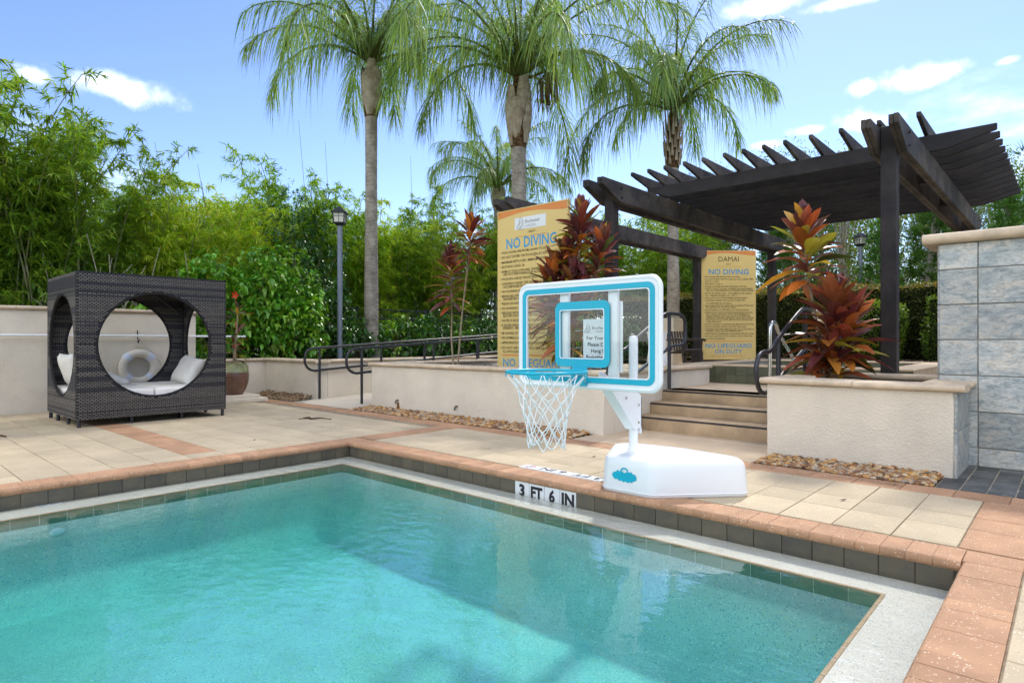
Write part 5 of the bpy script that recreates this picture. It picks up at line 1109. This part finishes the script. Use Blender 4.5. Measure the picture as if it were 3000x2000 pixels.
def palm(loc, base_z, trunk_top, heart, tr, label, seed, nfr=22, length=3.4, boots=1, lean=(0, 0), fruit=False, fl=None, lowfr=None):
    g = np.random.default_rng(seed); x, y = loc; t = thing('queen_palm', label, 'palm tree', (x, y, base_z), 'queen palms')
    n = 60; pts = []; rad = []
    for i in range(n + 1):
        s = i / n; z = base_z + (trunk_top - base_z) * s
        pts.append((x + lean[0] * s * s, y + lean[1] * s * s, z)); rad.append(tr * (1.28 - .28 * min(1, s * 8) - .14 * s) * (1 + (.018 if i % 2 else -.008)) * (1 + .05 * math.sin(s * 7)))
    MB().tube(pts, rad, 18).build('trunk', M_TRUNK, t, smooth=True)
    tx, ty = pts[-1][0], pts[-1][1]
    # leaf bases flaring from the top of the trunk
    H = heart - trunk_top
    MB().lathe([(tr * .92, 0), (tr * 1.05, H * .12), (tr * 1.15, H * .4), (tr * .95, H * .7), (tr * .5, H)], (tx, ty, trunk_top - .02), 14).build('fibre', M_FIBRE, t, smooth=True)
    nb = 11 if boots == 1 else 46
    for k in range(nb):
        a = k * 2.399 + seed; lev = k / nb
        if boots == 1: bl = H * .62 * g.uniform(.8, 1.15); bw = tr * 1.75; z0 = trunk_top - .03 + H * .34 * lev
        else: bl = H * .24 * g.uniform(.8, 1.3); bw = tr * .62; z0 = trunk_top - .03 + H * .72 * lev
        mb = MB(); rows = 7; V = []; bulge = tr * (.06 + .45 * math.sin(math.pi * (.1 + .75 * lev)))
        for i in range(rows):
            s = i / (rows - 1)
            if boots == 1: w = bw * (.55 + .75 * min(1, s * 2.2)) * (1 - .38 * max(0, s - .55) / .45); out = tr * (1.0 + .62 * math.sin(min(1, s * 1.15) * math.pi / 2) - .25 * lev * s) + .012 * (k % 3)
            else: w = bw * (1.0 - .8 * s); out = tr * 1.02 + bulge * (1 + .1 * s) + .02 * s
            for j in range(5):
                q = (j / 4 - .5) * w / out; jag = (g.uniform(-.06, .10) if i == rows - 1 and boots == 1 else 0); V.append((tx + (out - .012 * abs(j - 2)) * math.cos(a + q), ty + (out - .012 * abs(j - 2)) * math.sin(a + q), z0 + bl * s + jag))
        mb.add(V, [(i * 5 + j, i * 5 + j + 1, i * 5 + j + 6, i * 5 + j + 5) for i in range(rows - 1) for j in range(4)]); mb.build('leaf_base', M_BOOT, t, smooth=True)
    spec = []
    for k in range(nfr):
        s = k / nfr; spec.append((k * 2.399 + seed * .7, R(88) - R(58) * s ** 1.1 + g.normal(0, .08), length * g.uniform(.85, 1.12), R(72) + R(42) * s + R(24) * g.random()))
    for q in (lowfr or []): spec.append(q)
    for (az, el, ln, dr) in spec:
        lv = frond(g, az, el, ln, dr, .95 + .35 * g.random(), 1.0)
        o = lv.build('frond', M_LEAF, t)
        off = np.array((tx + .1 * math.cos(az), ty + .1 * math.sin(az), heart - .05 - .2 * max(0, R(35) - el)))
        co = np.zeros(len(o.data.vertices) * 3, np.float32); o.data.vertices.foreach_get('co', co); co = co.reshape(-1, 3) + off; o.data.vertices.foreach_set('co', co.astype(np.float32).ravel()); o.data.update()
    if fruit:
        lv = Leaves(); c = np.array((tx + fruit[0], ty + fruit[1], heart + fruit[2]))
        for k in range(46):
            a = g.uniform(0, 6.283); r = g.uniform(.02, .30); p0 = c + np.array((math.cos(a) * r * .4, math.sin(a) * r * .4, .35)); p1 = c + np.array((math.cos(a) * r, math.sin(a) * r, .1 + .2 * g.random())); p2 = p1 + np.array((.02, 0, -.35 - .35 * g.random()))
            lv.tube([tuple(p0), tuple(p1), tuple(p2)], .011, np.array((.20, .15, .05)) * g.uniform(.6, 1.3), 4)
        lv.tube([(tx, ty, heart - .2), tuple(c + np.array((-.05, 0, .45))), tuple(c + np.array((0, 0, .3)))], .03, np.array((.22, .19, .07)))
        lv.build('fruit_cluster', M_LEAF, t)
    return t
palm((-7.26, 5.30), .58, 6.45, 7.85, .165, 'queen palm left of the pool rules sign, behind the lamp post', 3, nfr=22, length=3.45, lowfr=[(R(-135), R(48), 3.3, R(105))])
palm((-3.75, 6.75), .42, 5.30, 6.95, .185, 'queen palm rising behind the pool rules sign, with fruit cluster', 8, nfr=23, length=3.9, fruit=(.45, .5, -.35), lowfr=[(R(-135), R(42), 3.6, R(118)), (R(48), R(45), 3.2, R(120))])
palm((-2.08, 10.7), .5, 5.35, 6.9, .155, 'queen palm between the two rules signs, with shaggy leaf bases', 14, nfr=22, length=3.15, boots=2)
palm((-9.6, 12.2), .4, 5.6, 6.5, .16, 'smaller queen palm far behind, partly hidden by the middle palm', 21, nfr=20, length=2.9)
# ---- bamboo
GREEN = [(.19, .34, .026), (.25, .41, .032), (.12, .23, .022), (.33, .46, .04)]; YEL = [(.34, .50, .03), (.44, .55, .034), (.24, .40, .028), (.50, .54, .06)]
def bamboo(name, label, seed, pal, h, nculm=16, spread=.55, leafn=11, arch=.8, pts_node=3):
    g = np.random.default_rng(seed); t = thing(name, label, 'bamboo', (0, 0, 0)); lv = Leaves(); cu = MB(); Ps = []; Ds = []
    for c in range(nculm):
        a = g.uniform(0, 6.283); r = spread * math.sqrt(g.random()); b = np.array((r * math.cos(a), r * math.sin(a), 0.)); hh = h * g.uniform(.62, 1.08); aa = a + g.normal(0, .5); ar = arch * g.uniform(.3, 1.3)
        n = 16; pts = [b + np.array((math.cos(aa) * ar * (i / n) ** 2.2 * hh * .32, math.sin(aa) * ar * (i / n) ** 2.2 * hh * .32, hh * (i / n) * (1 - .10 * ar * (i / n) ** 2))) for i in range(n + 1)]
        cu.tube([tuple(p) for p in pts], [.019 * (1 - .85 * i / n) + .003 for i in range(n + 1)], 5, cap=False)
        for i in range(3, n + 1):
            for q in range(pts_node + (2 if i > 8 else 0)):
                f = g.random(); p0 = pts[i - 1] * (1 - f) + pts[i] * f; ta = g.uniform(0, 6.283); te = g.normal(.35, .4); tl = g.uniform(.25, .8) * (1.15 - .5 * i / n)
                d = np.array((math.cos(ta) * math.cos(te), math.sin(ta) * math.cos(te), math.sin(te)))
                nl = leafn; s = g.uniform(.25, 1, nl)
                Ps.append(p0 + d * tl * s[:, None] - UP * (.25 * tl * s * s)[:, None]); fan = unit(d + g.normal(0, .75, (nl, 3)) - UP * .25); Ds.append(fan)
    P = np.concatenate(Ps); D = np.concatenate(Ds); n = len(P)
    lv.blades(P, D, g.uniform(.13, .24, n), g.uniform(.02, .034, n), g.uniform(.02, .09, n), [(0, .25), (.35, 1), (1, .03)], cvar(pal, n, g, .35, .12), roll=g.uniform(-1.2, 1.2, n))
    cu.build('culm', M_CULM, t); lv.build('foliage', M_LEAF, t); return t
LB = 'bamboo clumps along the boundary'
bA = bamboo('bamboo_clump', 'tall deep green bamboo clump at the far left behind the wall', 31, GREEN, 5.6, 20, .65, 21, .9)
bB = bamboo('bamboo_clump', 'yellow-green bamboo clump behind the hibiscus', 32, YEL, 4.6, 18, .65, 22, .8)
bC = bamboo('bamboo_clump', 'bright green bamboo clump with arching tips', 33, [(.25, .43, .03), (.34, .48, .034), (.17, .32, .024)], 5.2, 18, .7, 21, 1.1)
for o, l, sc in ((bA, (-7.5, -2.3, .5), .9), (bB, (-8.1, 1.2, .5), .82), (bC, (-10.2, 4.6, .4), 1.05)): o.location = l; o['group'] = LB; o.scale = (sc, sc, sc)
spots = [(bA, -7.7, -1.3, .9, 'tall green bamboo clump second from the left edge'), (bA, -7.8, -.5, .78, 'green bamboo clump leaning right over the daybed'), (bA, -9.3, -2.6, .95, None), (bA, -9.6, -1.0, .88, None), (bA, -9.5, .6, .7, None), (bC, -7.3, -3.4, .9, None),
         (bB, -8.8, 2.2, .86, 'yellow-green bamboo clump just left of the lamp post'), (bB, -9.9, 1.6, .82, None), (bB, -9.9, 3.0, .95, None), (bA, -11.2, .3, .74, None), (bA, -11.3, 2.3, .72, None),
         (bC, -10.4, 5.9, 1.0, None), (bB, -10.2, 7.3, 1.02, None), (bC, -10.5, 8.8, .98, None), (bB, -10.0, 10.2, 1.0, 'yellow-green bamboo clump behind the tall red cordyline'), (bA, -10.4, 11.6, 1.05, None), (bC, -9.5, 13.4, .95, None), (bA, -7.6, 14.6, .92, None), (bC, -5.6, 14.9, 1.0, None), (bA, -12.2, 4.2, .7, None), (bA, -12.3, 6.2, .84, None), (bA, -12.4, 8.2, .86, None), (bA, -12.4, 10.4, .88, None), (bA, -12, 12.6, .92, None), (bA, -10.0, 15.2, .95, None), (bC, -12.0, -1.5, .9, None), (bA, -8.6, -4.2, 1.1, None), (bA,-8.2,-5.6,1.0,None), (bC,-7.4,-7,1.0,None), (bC,-7.0,16.5,.95,None), (bA,-4.4,15.6,.95,None)]
ORD = ['first', 'second', 'third', 'fourth', 'fifth', 'sixth', 'seventh', 'eighth', 'ninth', 'tenth', 'eleventh', 'twelfth', 'thirteenth', 'fourteenth', 'fifteenth', 'sixteenth', 'seventeenth', 'eighteenth', 'nineteenth', 'twentieth']
def seen(x, y):
    q = Vector((x, y, 1)) - cam.location; r = q.x * .7385 + q.y * .6742; f = -q.x * .6742 + q.y * .7385; return r / max(f, .1), f
rb_ = random.Random(4); front_row = sorted([q for q in spots if q[4] is None and q[1] > -11], key=lambda q: seen(q[1], q[2])[0]); back_row = sorted([q for q in spots if q[4] is None and q[1] <= -11], key=lambda q: seen(q[1], q[2])[0])
for (src, x, y, s, lab) in spots:
    q_ = [k for k in range(len(front_row)) if front_row[k][1:3] == (x, y)]; lab = lab or ('leafy bamboo clump, %s from the left in the nearer row' % ORD[q_[0]] if q_ else 'leafy bamboo clump, %s from the left in the farther row' % ORD[[k for k in range(len(back_row)) if back_row[k][1:3] == (x, y)][0]])
    copy_tree(src, (x, y, .45), rb_.uniform(0, 6.28), (s * rb_.uniform(.95, 1.1), s * rb_.uniform(.95, 1.1), s * rb_.uniform(.94, 1.06)), lab, LB)
# pale dead canes leaning behind the wall
rk = random.Random(12); dc = thing('dead_canes', 'pale dead bamboo canes leaning behind the tall wall', 'canes', (-6.9, .0, .5))
for k in range(34):
    y0 = rk.uniform(-1.6, 1.4); x0 = rk.uniform(-7.3, -6.6); a = rk.uniform(-1.1, .75); L_ = rk.uniform(1.2, 2.4)
    MB().tube([(x0, y0, .5), (x0 + rk.uniform(-.2, .2), y0 + math.sin(a) * L_, .5 + math.cos(a) * L_)], [.011, .006], 5).build('cane', M_DRY, dc)
for k, (x, y, h) in enumerate(((-8.0, 1.35, 5.0), (-8.6, 2.3, 4.9), (-9.9, 5.3, 7.0), (-9.9, 6.0, 6.6), (-10, 9.0, 6.9), (-10.0, 9.8, 6.6))):
    o = MB().tube([(x, y, .5), (x - .1, y - .15, h * .6), (x - .3, y - .5 + .1 * k, h)], [.014, .009, .004], 5).build('bare_shoot', M_CULM); tag(o, 'thin bare bamboo shoot above the leafy clumps, %s from the left' % ('first', 'second', 'third', 'fourth', 'fifth', 'sixth')[k], 'bamboo', 'bare bamboo shoots')
# ---- broad-leaved shrubs
def shrub(name, label, cat, loc, size, n, leaf, pal, seed, group=None, m=None, asp=.62, tilt=.5, inner=.35, stems=10, young=None):
    g = np.random.default_rng(seed); t = thing(name, label, cat, loc, group); lv = Leaves(); sx, sy, sz = size
    # clumped shoots: each shoot is a rosette of leaves
    ns = n // 7; a = g.uniform(0, 6.283, ns); ph = np.arccos(g.uniform(-.72, 1, ns)); rr_ = (1 - inner * g.random(ns) ** 1.6); lump = 1 + .14 * np.sin(a * 3 + seed) + .1 * np.sin(a * 5 + ph * 4)
    c = np.stack([sx * np.sin(ph) * np.cos(a) * rr_ * lump, sy * np.sin(ph) * np.sin(a) * rr_ * lump, sz * (.45 + .55 * np.cos(ph) * rr_ * lump)], 1)
    out = unit(np.stack([c[:, 0] / sx ** 2, c[:, 1] / sy ** 2, (c[:, 2] - sz * .42) / sz ** 2 + .12], 1))
    P = np.repeat(c, 7, 0) + g.normal(0, leaf * .35, (ns * 7, 3)); O = np.repeat(out, 7, 0); k = ns * 7; rd = g.normal(0, 1, (k, 3)); rd = unit(rd - O * (rd * O).sum(1, keepdims=True))
    D = unit(rd * 1.0 + O * g.uniform(.1, 1.0, (k, 1)) - UP * .1); L = leaf * g.uniform(.65, 1.2, k)
    C = cvar(pal, k, g, .3, .1)
    if young is not None:
        yt = np.repeat(g.random(ns) < .28, 7); C[yt] = cvar(young, yt.sum(), g, .2, .08)
    keep = P[:, 2] > .02
    lv.blades(P[keep], D[keep], L[keep], L[keep] * asp, L[keep] * g.uniform(.15, .5, keep.sum()), [(0, .12), (.28, 1), (.62, .72), (1, .03)], C[keep], roll=g.normal(0, .35, keep.sum()), fold=.22)
    o = lv.build('foliage', m or M_LEAF_GLOSS, t); st_ = MB()
    for q in range(stems):
        a2 = g.uniform(0, 6.283); e = c[g.integers(0, ns)] * .85; st_.tube([(.12 * sx * math.cos(a2), .12 * sy * math.sin(a2), 0), (e[0] * .5, e[1] * .5, e[2] * .55), tuple(e)], [.016, .011, .005], 5, cap=False)
    b = st_.build('stem', M_STEM, t)
    for ch in (o, b): ch.matrix_parent_inverse = Matrix.Identity(4)
    return t
HIB = [(.12, .34, .028), (.165, .41, .034), (.08, .25, .024), (.22, .45, .038)]; HIBY = [(.18, .36, .022), (.22, .40, .028)]
hg = 'hibiscus shrubs in the bed'
h1s = shrub('hibiscus_shrub', 'glossy hibiscus shrub right of the daybed, with red flower', 'shrub', (-6.75, 1.35, .55), (.75, .8, 2.05), 3000, .125, HIB, 41, hg, young=HIBY)
for (xf, yf, zf) in ((-5.93, 1.42, 1.84),):
    f = MB()
    for k in range(5):
        a = k * 1.2566; f.add([(xf, yf, zf), (xf + .03, yf + .05 * math.cos(a - .45), zf + .05 * math.sin(a - .45)), (xf + .02, yf + .075 * math.cos(a), zf + .075 * math.sin(a)), (xf + .03, yf + .05 * math.cos(a + .45), zf + .05 * math.sin(a + .45))], [(0, 1, 2, 3)])
    o = f.build('flower', M_PETAL, h1s)
shrub('hibiscus_shrub', 'tallest hibiscus shrub with pale young shoots left of the lamp post', 'shrub', (-6.9, 2.65, .55), (.85, .95, 2.35), 3800, .13, HIB, 42, hg, young=HIBY)
shrub('hibiscus_shrub', 'hibiscus shrub spilling over the low wall left of the lamp post', 'shrub', (-6.45, 2.75, .55), (.5, .62, 1.55), 2200, .12, HIB, 43, hg, young=HIBY)
shrub('hibiscus_shrub', 'dark leaved hibiscus shrub directly behind the lamp post', 'shrub', (-7.4, 3.9, .55), (.8, .85, 1.85), 2600, .12, [(.035, .11, .018), (.055, .15, .02)], 44, hg)
shrub('hibiscus_shrub', 'hibiscus shrub seen through the daybed opening at the wall end', 'shrub', (-6.5, .45, .5), (.45, .55, 1.3), 1500, .12, HIB, 45, hg, young=HIBY)
lowp = [(-7.6, 5.2), (-7.5, 6.4), (-7.1, 7.2), (-6.9, 8.0), (-6.6, 8.9), (-6.2, 9.7), (-5.6, 10.4), (-4.8, 10.9), (-3.9, 11.2)]
for i, (x, y) in enumerate(lowp): shrub('low_shrub', ('low dark green shrub just right of the left palm trunk', 'low green shrub behind the ramp rails, %s to the right of the left palm trunk' % ORD[max(i, 1) - 1])[i > 0], 'shrub', (x, y, .5), (.62, .68, 1.05 + .25 * ((i * 37) % 3) / 2), 1300, .11, [(.04, .135, .018), (.06, .18, .022), (.045, .11, .02)], 60 + i, 'low shrubs along the ramp bed', young=HIBY if i % 2 else None)
# tall feathery shrub of bluish green between lamp and bamboo
shrub('tall_shrub', 'bluish green small-leaved tree above the lamp lantern', 'tree', (-8.6, 4.1, .5), (1.0, 1.15, 4.3), 9000, .085, [(.055, .145, .045), (.075, .19, .055), (.04, .11, .035)], 80, asp=.5, inner=.55, stems=16)
# ---- ti plants (cordyline)
RED = [(.17, .042, .038), (.23, .055, .036), (.14, .035, .045), (.29, .09, .035), (.11, .042, .038)]; TIP = [(.50, .17, .03), (.52, .30, .035), (.38, .10, .03), (.40, .37, .045)]
def cordyline(label, loc, heads, seed, leafL=.42, leafW=.085, stems=None, group='red cordyline plants', green=0.0, n=46, pot=False, tipk=1.0):
    g = np.random.default_rng(seed); t = thing('cordyline', label, 'plant', loc, group); sm_ = MB(); x0, y0, z0 = loc
    for (bx, by, hz0, hx, hy, hz1, nl) in heads:       # stem base offset, head bottom z, head top x,y,z (absolute offsets), leaves
        top = np.array((x0 + hx, y0 + hy, z0 + hz1)); bot = np.array((x0 + bx, y0 + by, z0)); hb_ = bot + (top - bot) * (hz0 / hz1)
        mid = (bot + hb_) / 2 + np.array((g.normal(0, .015), g.normal(0, .015), 0)); sm_.tube([tuple(bot), tuple(mid), tuple(hb_), tuple(top)], [.016, .014, .013, .008], 6)
        lv = Leaves(); k = nl; s = np.linspace(0, 1, k) ** .9; a = np.arange(k) * 2.399 + seed; el = np.interp(s, [0, .3, .7, 1], [-.15, .35, .8, 1.4]) + g.normal(0, .12, k)
        P = hb_ + (top - hb_) * s[:, None]; D = np.stack([np.cos(a) * np.cos(el), np.sin(a) * np.cos(el), np.sin(el)], 1); L = leafL * g.uniform(.75, 1.15, k) * np.interp(s, [0, .2, .8, 1], [.8, 1, .95, .6])
        C = cvar(RED, k, g, .3, .15); tips = g.random(k) < tipk * np.interp(s, [0, .6, 1], [.45, .25, .12]); C[tips] = cvar(TIP, tips.sum(), g, .25, .12)
        if green: gm_ = g.random(k) < green; C[gm_] = cvar([(.05, .07, .02), (.10, .09, .03)], gm_.sum(), g)
        lv.blades(P, D, L, leafW * g.uniform(.8, 1.15, k), L * np.interp(el, [-.3, .6, 1.4], [.42, .28, .03]) * g.uniform(.7, 1.3, k), [(0, .22), (.14, .3), (.38, .95), (.62, 1), (.85, .6), (1, .04)], C, roll=g.normal(0, .25, k), fold=.35)
        lv.build('leaf_head', M_LEAF_RED, t)
    sm_.build('stem', M_STEM, t, smooth=True); return t
cordyline('tall red cordyline with two bare stems in the long planter, left of the rules sign', (-1.80, 3.04, .56), [(0, 0, .98, -.14, .06, 1.80, 56), (.05, .03, 1.70, .26, .14, 2.22, 58)], 5)
cordyline('dense red cordyline right behind the backboard in the long planter', (.62, 2.75, .56), [(-.05, 0, .62, -.30, .05, 1.30, 66), (.05, .05, .85, -.06, .1, 1.62, 70), (.0, .1, .6, .20, -.1, 1.22, 60), (-.1, .05, .5, -.42, .15, 1.05, 52), (.1, 0, 1.30, .16, .12, 2.06, 66), (.12, .05, 1.05, .46, .15, 1.66, 56), (-.05, .1, .75, -.16, -.06, 1.4, 60), (.02, -.05, .3, .05, -.05, .95, 50)], 9, leafL=.44, leafW=.095, green=.04)
cordyline('orange-red cordyline in the square planter by the pergola post', (3.62, 2.88, .56), [(.0, .0, .26, .06, .06, .84, 66), (-.03, .03, 1.0, -.24, .10, 1.56, 54), (.04, -.02, .02, .05, 0, .34, 34), (.06, .05, .20, .2, .1, .70, 44)], 27, leafL=.46, leafW=.118, green=.03, tipk=1.5)
cordyline('thin dying cordyline growing in the glazed pot', (px, py, .58), [(.03, .0, .72, .08, .03, .95, 15), (-.02, .02, .2, -.02, .05, .6, 12), (.02, -.02, .12, .12, -.05, .4, 14)], 33, leafL=.30, leafW=.045, green=.5)
# ---- clipped hedge
def hedge(name, label, x0, y0, z0, x1, y1, z1, n, leaf, pal, toppal, seed, core=(.022, .03, .010)):
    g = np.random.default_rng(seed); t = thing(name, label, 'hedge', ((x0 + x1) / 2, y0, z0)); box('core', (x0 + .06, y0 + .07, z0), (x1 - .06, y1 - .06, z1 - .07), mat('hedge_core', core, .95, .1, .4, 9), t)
    w, d, h = x1 - x0, y1 - y0, z1 - z0; ar = np.array([w * h, w * d, d * h, d * h]); f = g.choice(4, n, p=ar / ar.sum()); u, v = g.random(n), g.random(n); P = np.zeros((n, 3)); O = np.zeros((n, 3))
    for k, (nrm) in enumerate(((0, -1, 0), (0, 0, 1), (-1, 0, 0), (1, 0, 0))):
        q = f == k; O[q] = nrm
        if k == 0: P[q] = np.stack([x0 + u[q] * w, np.full(q.sum(), y0), z0 + v[q] * h], 1)
        elif k == 1: P[q] = np.stack([x0 + u[q] * w, y0 + v[q] * d, np.full(q.sum(), z1)], 1)
        else: P[q] = np.stack([np.full(q.sum(), x0 if k == 2 else x1), y0 + u[q] * d, z0 + v[q] * h], 1)
    P -= O * (g.random((n, 1)) ** 1.5 * .16 - .03); P += O * (.05 * np.sin(P[:, :1] * 3.1 + P[:, 2:] * 4) + .03 * np.sin(P[:, :1] * 9)); D = unit(O * .6 + g.normal(0, .7, (n, 3)) + UP * .25); L = leaf * g.uniform(.6, 1.3, n)
    C = cvar(pal, n, g, .35, .12); tp = (P[:, 2] > z1 - .10) & (g.random(n) < .7); C[tp] = cvar(toppal, tp.sum(), g, .3, .12)
    lv = Leaves(); lv.blades(P, D, L, L * .55, L * .1, [(0, .2), (.4, 1), (1, .05)], C, roll=g.uniform(-1, 1, n)); lv.build('foliage', M_LEAF, t); return t
HG = [(.10, .125, .034), (.14, .165, .042), (.07, .09, .028)]; HT = [(.26, .18, .05), (.17, .20, .04), (.32, .21, .055)]
hedge('clipped_hedge', 'long dark clipped hedge behind the spa with reddish new growth', -5.0, 12.0, .45, 3.3, 12.9, 2.22, 26000, .065, HG, HT, 51)
hedge('clipped_hedge', 'dark clipped hedge block left of the slate wall', 3.72, 11.2, .45, 8.0, 12.2, 2.25, 12000, .065, HG, HT, 52)
hedge('clipped_shrub', 'bright green clipped shrub behind the orange cordyline', 2.05, 11.0, .45, 2.75, 11.6, 1.75, 3500, .05, [(.08, .16, .015), (.12, .20, .02)], [(.14, .22, .02)], 53, core=(.02, .04, .008))
hedge('clipped_shrub', 'bright green clipped shrub beside the pergola post', 3.2, 11.0, .45, 3.72, 11.5, 1.9, 2600, .05, [(.08, .16, .015), (.12, .20, .02)], [(.14, .22, .02)], 54, core=(.02, .04, .008))
t = shrub('iris_clump', 'small strappy plant with a purple tag beside the bollards', 'plant', (4.15, 10.9, .5), (.22, .22, .4), 140, .2, [(.04, .08, .03)], 90, asp=.15)
# ---- woods beyond the hedge
def pine(label, seed, h, pal, nb=46, tuft=15):
    g = np.random.default_rng(seed); t = thing('pine_tree', label, 'tree', (0, 0, 0), 'trees beyond the hedge'); MB().tube([(0, 0, 0), (g.normal(0, .1), g.normal(0, .1), h * .5), (g.normal(0, .15), g.normal(0, .15), h)], [.14, .10, .02], 8).build('trunk', M_BARK, t, smooth=True)
    br = MB(); lv = Leaves(); Ps = []; Ds = []
    for k in range(nb):
        z = h * (.22 + .78 * (k / nb)) ; a = k * 2.399; L_ = (1.5 - 1.15 * (z / h)) * g.uniform(.6, 1.2) * h / 6; up = .25 + .4 * z / h; e = np.array((math.cos(a) * L_, math.sin(a) * L_, L_ * up)); b = np.array((0, 0, z)); br.tube([tuple(b), tuple(b + e * .5 - UP * .05), tuple(b + e)], [.03, .018, .006], 5, cap=False)
        for q in range(9):
            s = g.uniform(.3, 1.05); c = b + e * s + g.normal(0, .10, 3); d0 = unit(e + g.normal(0, .5, 3) * L_ + UP * .3 * L_); Ps.append(np.tile(c, (tuft, 1)) + g.normal(0, .02, (tuft, 3))); Ds.append(unit(d0 + g.normal(0, .6, (tuft, 3))))
    P = np.concatenate(Ps); n = len(P); lv.blades(P, np.concatenate(Ds), g.uniform(.18, .32, n), np.full(n, .022), np.full(n, .02), [(0, 1), (1, .2)], cvar(pal, n, g, .35, .12), roll=g.uniform(-1.5, 1.5, n)); br.build('branch', M_BARK, t); lv.build('crown', M_NEEDLE, t); return t
def leafy(label, seed, h, w, pal, n=9000, leaf=.10):
    g = np.random.default_rng(seed); t = thing('leafy_tree', label, 'tree', (0, 0, 0), 'trees beyond the hedge'); MB().tube([(0, 0, 0), (.1, .05, h * .4), (0, .1, h * .8)], [.12, .08, .02], 8).build('trunk', M_BARK, t, smooth=True); nc = 90
    ca = g.uniform(0, 6.283, nc); cz = g.uniform(.18, 1, nc); cr = w * np.sqrt(g.random(nc)) * np.interp(cz, [.18, .45, 1], [.75, 1, .35]); c = np.stack([cr * np.cos(ca), cr * np.sin(ca), cz * h], 1); br = MB()
    for q in range(40): br.tube([(0, .05, c[q][2] * .55), tuple(c[q] * np.array((.5, .5, .85))), tuple(c[q])], [.03, .018, .005], 4, cap=False)
    k = g.integers(0, nc, n); P = c[k] + g.normal(0, .26, (n, 3)) * np.array((1, 1, .75)); L = leaf * g.uniform(.6, 1.3, n); lv = Leaves(); lv.blades(P, unit(g.normal(0, 1, (n, 3)) - UP * .2), L, L * .45, L * .2, [(0, .2), (.4, 1), (1, .05)], cvar(pal, n, g, .35, .14), roll=g.uniform(-1.3, 1.3, n)); br.build('branch', M_BARK, t); lv.build('crown', M_LEAF, t); return t
pA = pine('blue-green young pine beyond the hedge, right of the pergola post', 71, 6.2, [(.05, .12, .03), (.075, .16, .04)]); pB = pine('bright green young pine beyond the hedge', 72, 4.6, [(.10, .22, .03), (.075, .18, .033)]); lA = leafy('loose yellow-green tree beyond the hedge', 73, 6.0, 1.7, [(.17, .25, .04), (.22, .28, .05), (.12, .18, .033)]); lB = leafy('open pale tree with bare limbs beyond the hedge', 74, 7.4, 2.2, [(.10, .16, .05), (.13, .19, .055)], 6500, .085)
pA.location = (5.0, 17.5, .4); pB.location = (2.6, 16.2, .4); lA.location = (.2, 16.8, .4); lB.location = (3.6, 19, .4); lB.scale = (.8, .8, .68)
rw = random.Random(6)
far = [(pA, -3.6, 17.5, 1.0), (lB, -2.2, 19.5, 1.0), (pB, -1.4, 16.0, .9), (pA, -.8, 18.5, .95), (lA, 1.4, 18.0, 1.0), (pB, 1.5, 15.6, .8), (pA, 6.4, 19, 1.15), (lB, 5.6, 21, .85), (pB, 4.2, 15.8, .95), (lA, 7.2, 17.0, 1.0), (pA, 8.4, 20, 1.0), (pB, 9.0, 18, 1.15), (pA, 2.6, 21.5, 1.05), (pA, -5.5, 19.5, 1.1), (lA, -4.4, 17.0, .9), (lB, .4, 22.5, 1.0), (lA, 3.4, 24, 1.15), (pA, 6.0, 25, 1.1), (pA, 8.2, 25, 1.05), (lA, -1.6, 25, 1.05), (pA, -3.8, 24, 1.15), (lB, -6.4, 23, 1.1), (pB, 5.6, 15.2, .75), (pA, 10.5, 23, 1.1), (lA, 11.5, 19, 1.1), (lA, -7.5, 20, 1.0), (pB, -2.6, 15.4, .7), (lA, 8.6, 15.5, .95), (pA, 1.0, 27, 1.2), (lA, 12, 27, 1.0)]
far_n = {}
far.sort(key=lambda q: seen(q[1], q[2])[0])
for (src, x, y, s) in far:
    far_n[src] = far_n.get(src, -1) + 1; od = ORD[far_n[src]]
    copy_tree(src, (x, y, .4), rw.uniform(0, 6.28), (s * rw.uniform(.9, 1.1), s * rw.uniform(.9, 1.1), s), od + {pA: ' dark green pine from the left beyond the hedge', pB: ' small bright pine from the left beyond the hedge', lA: ' yellow-green leafy tree from the left beyond the hedge', lB: ' open pale tree from the left beyond the hedge'}[src], 'trees beyond the hedge')
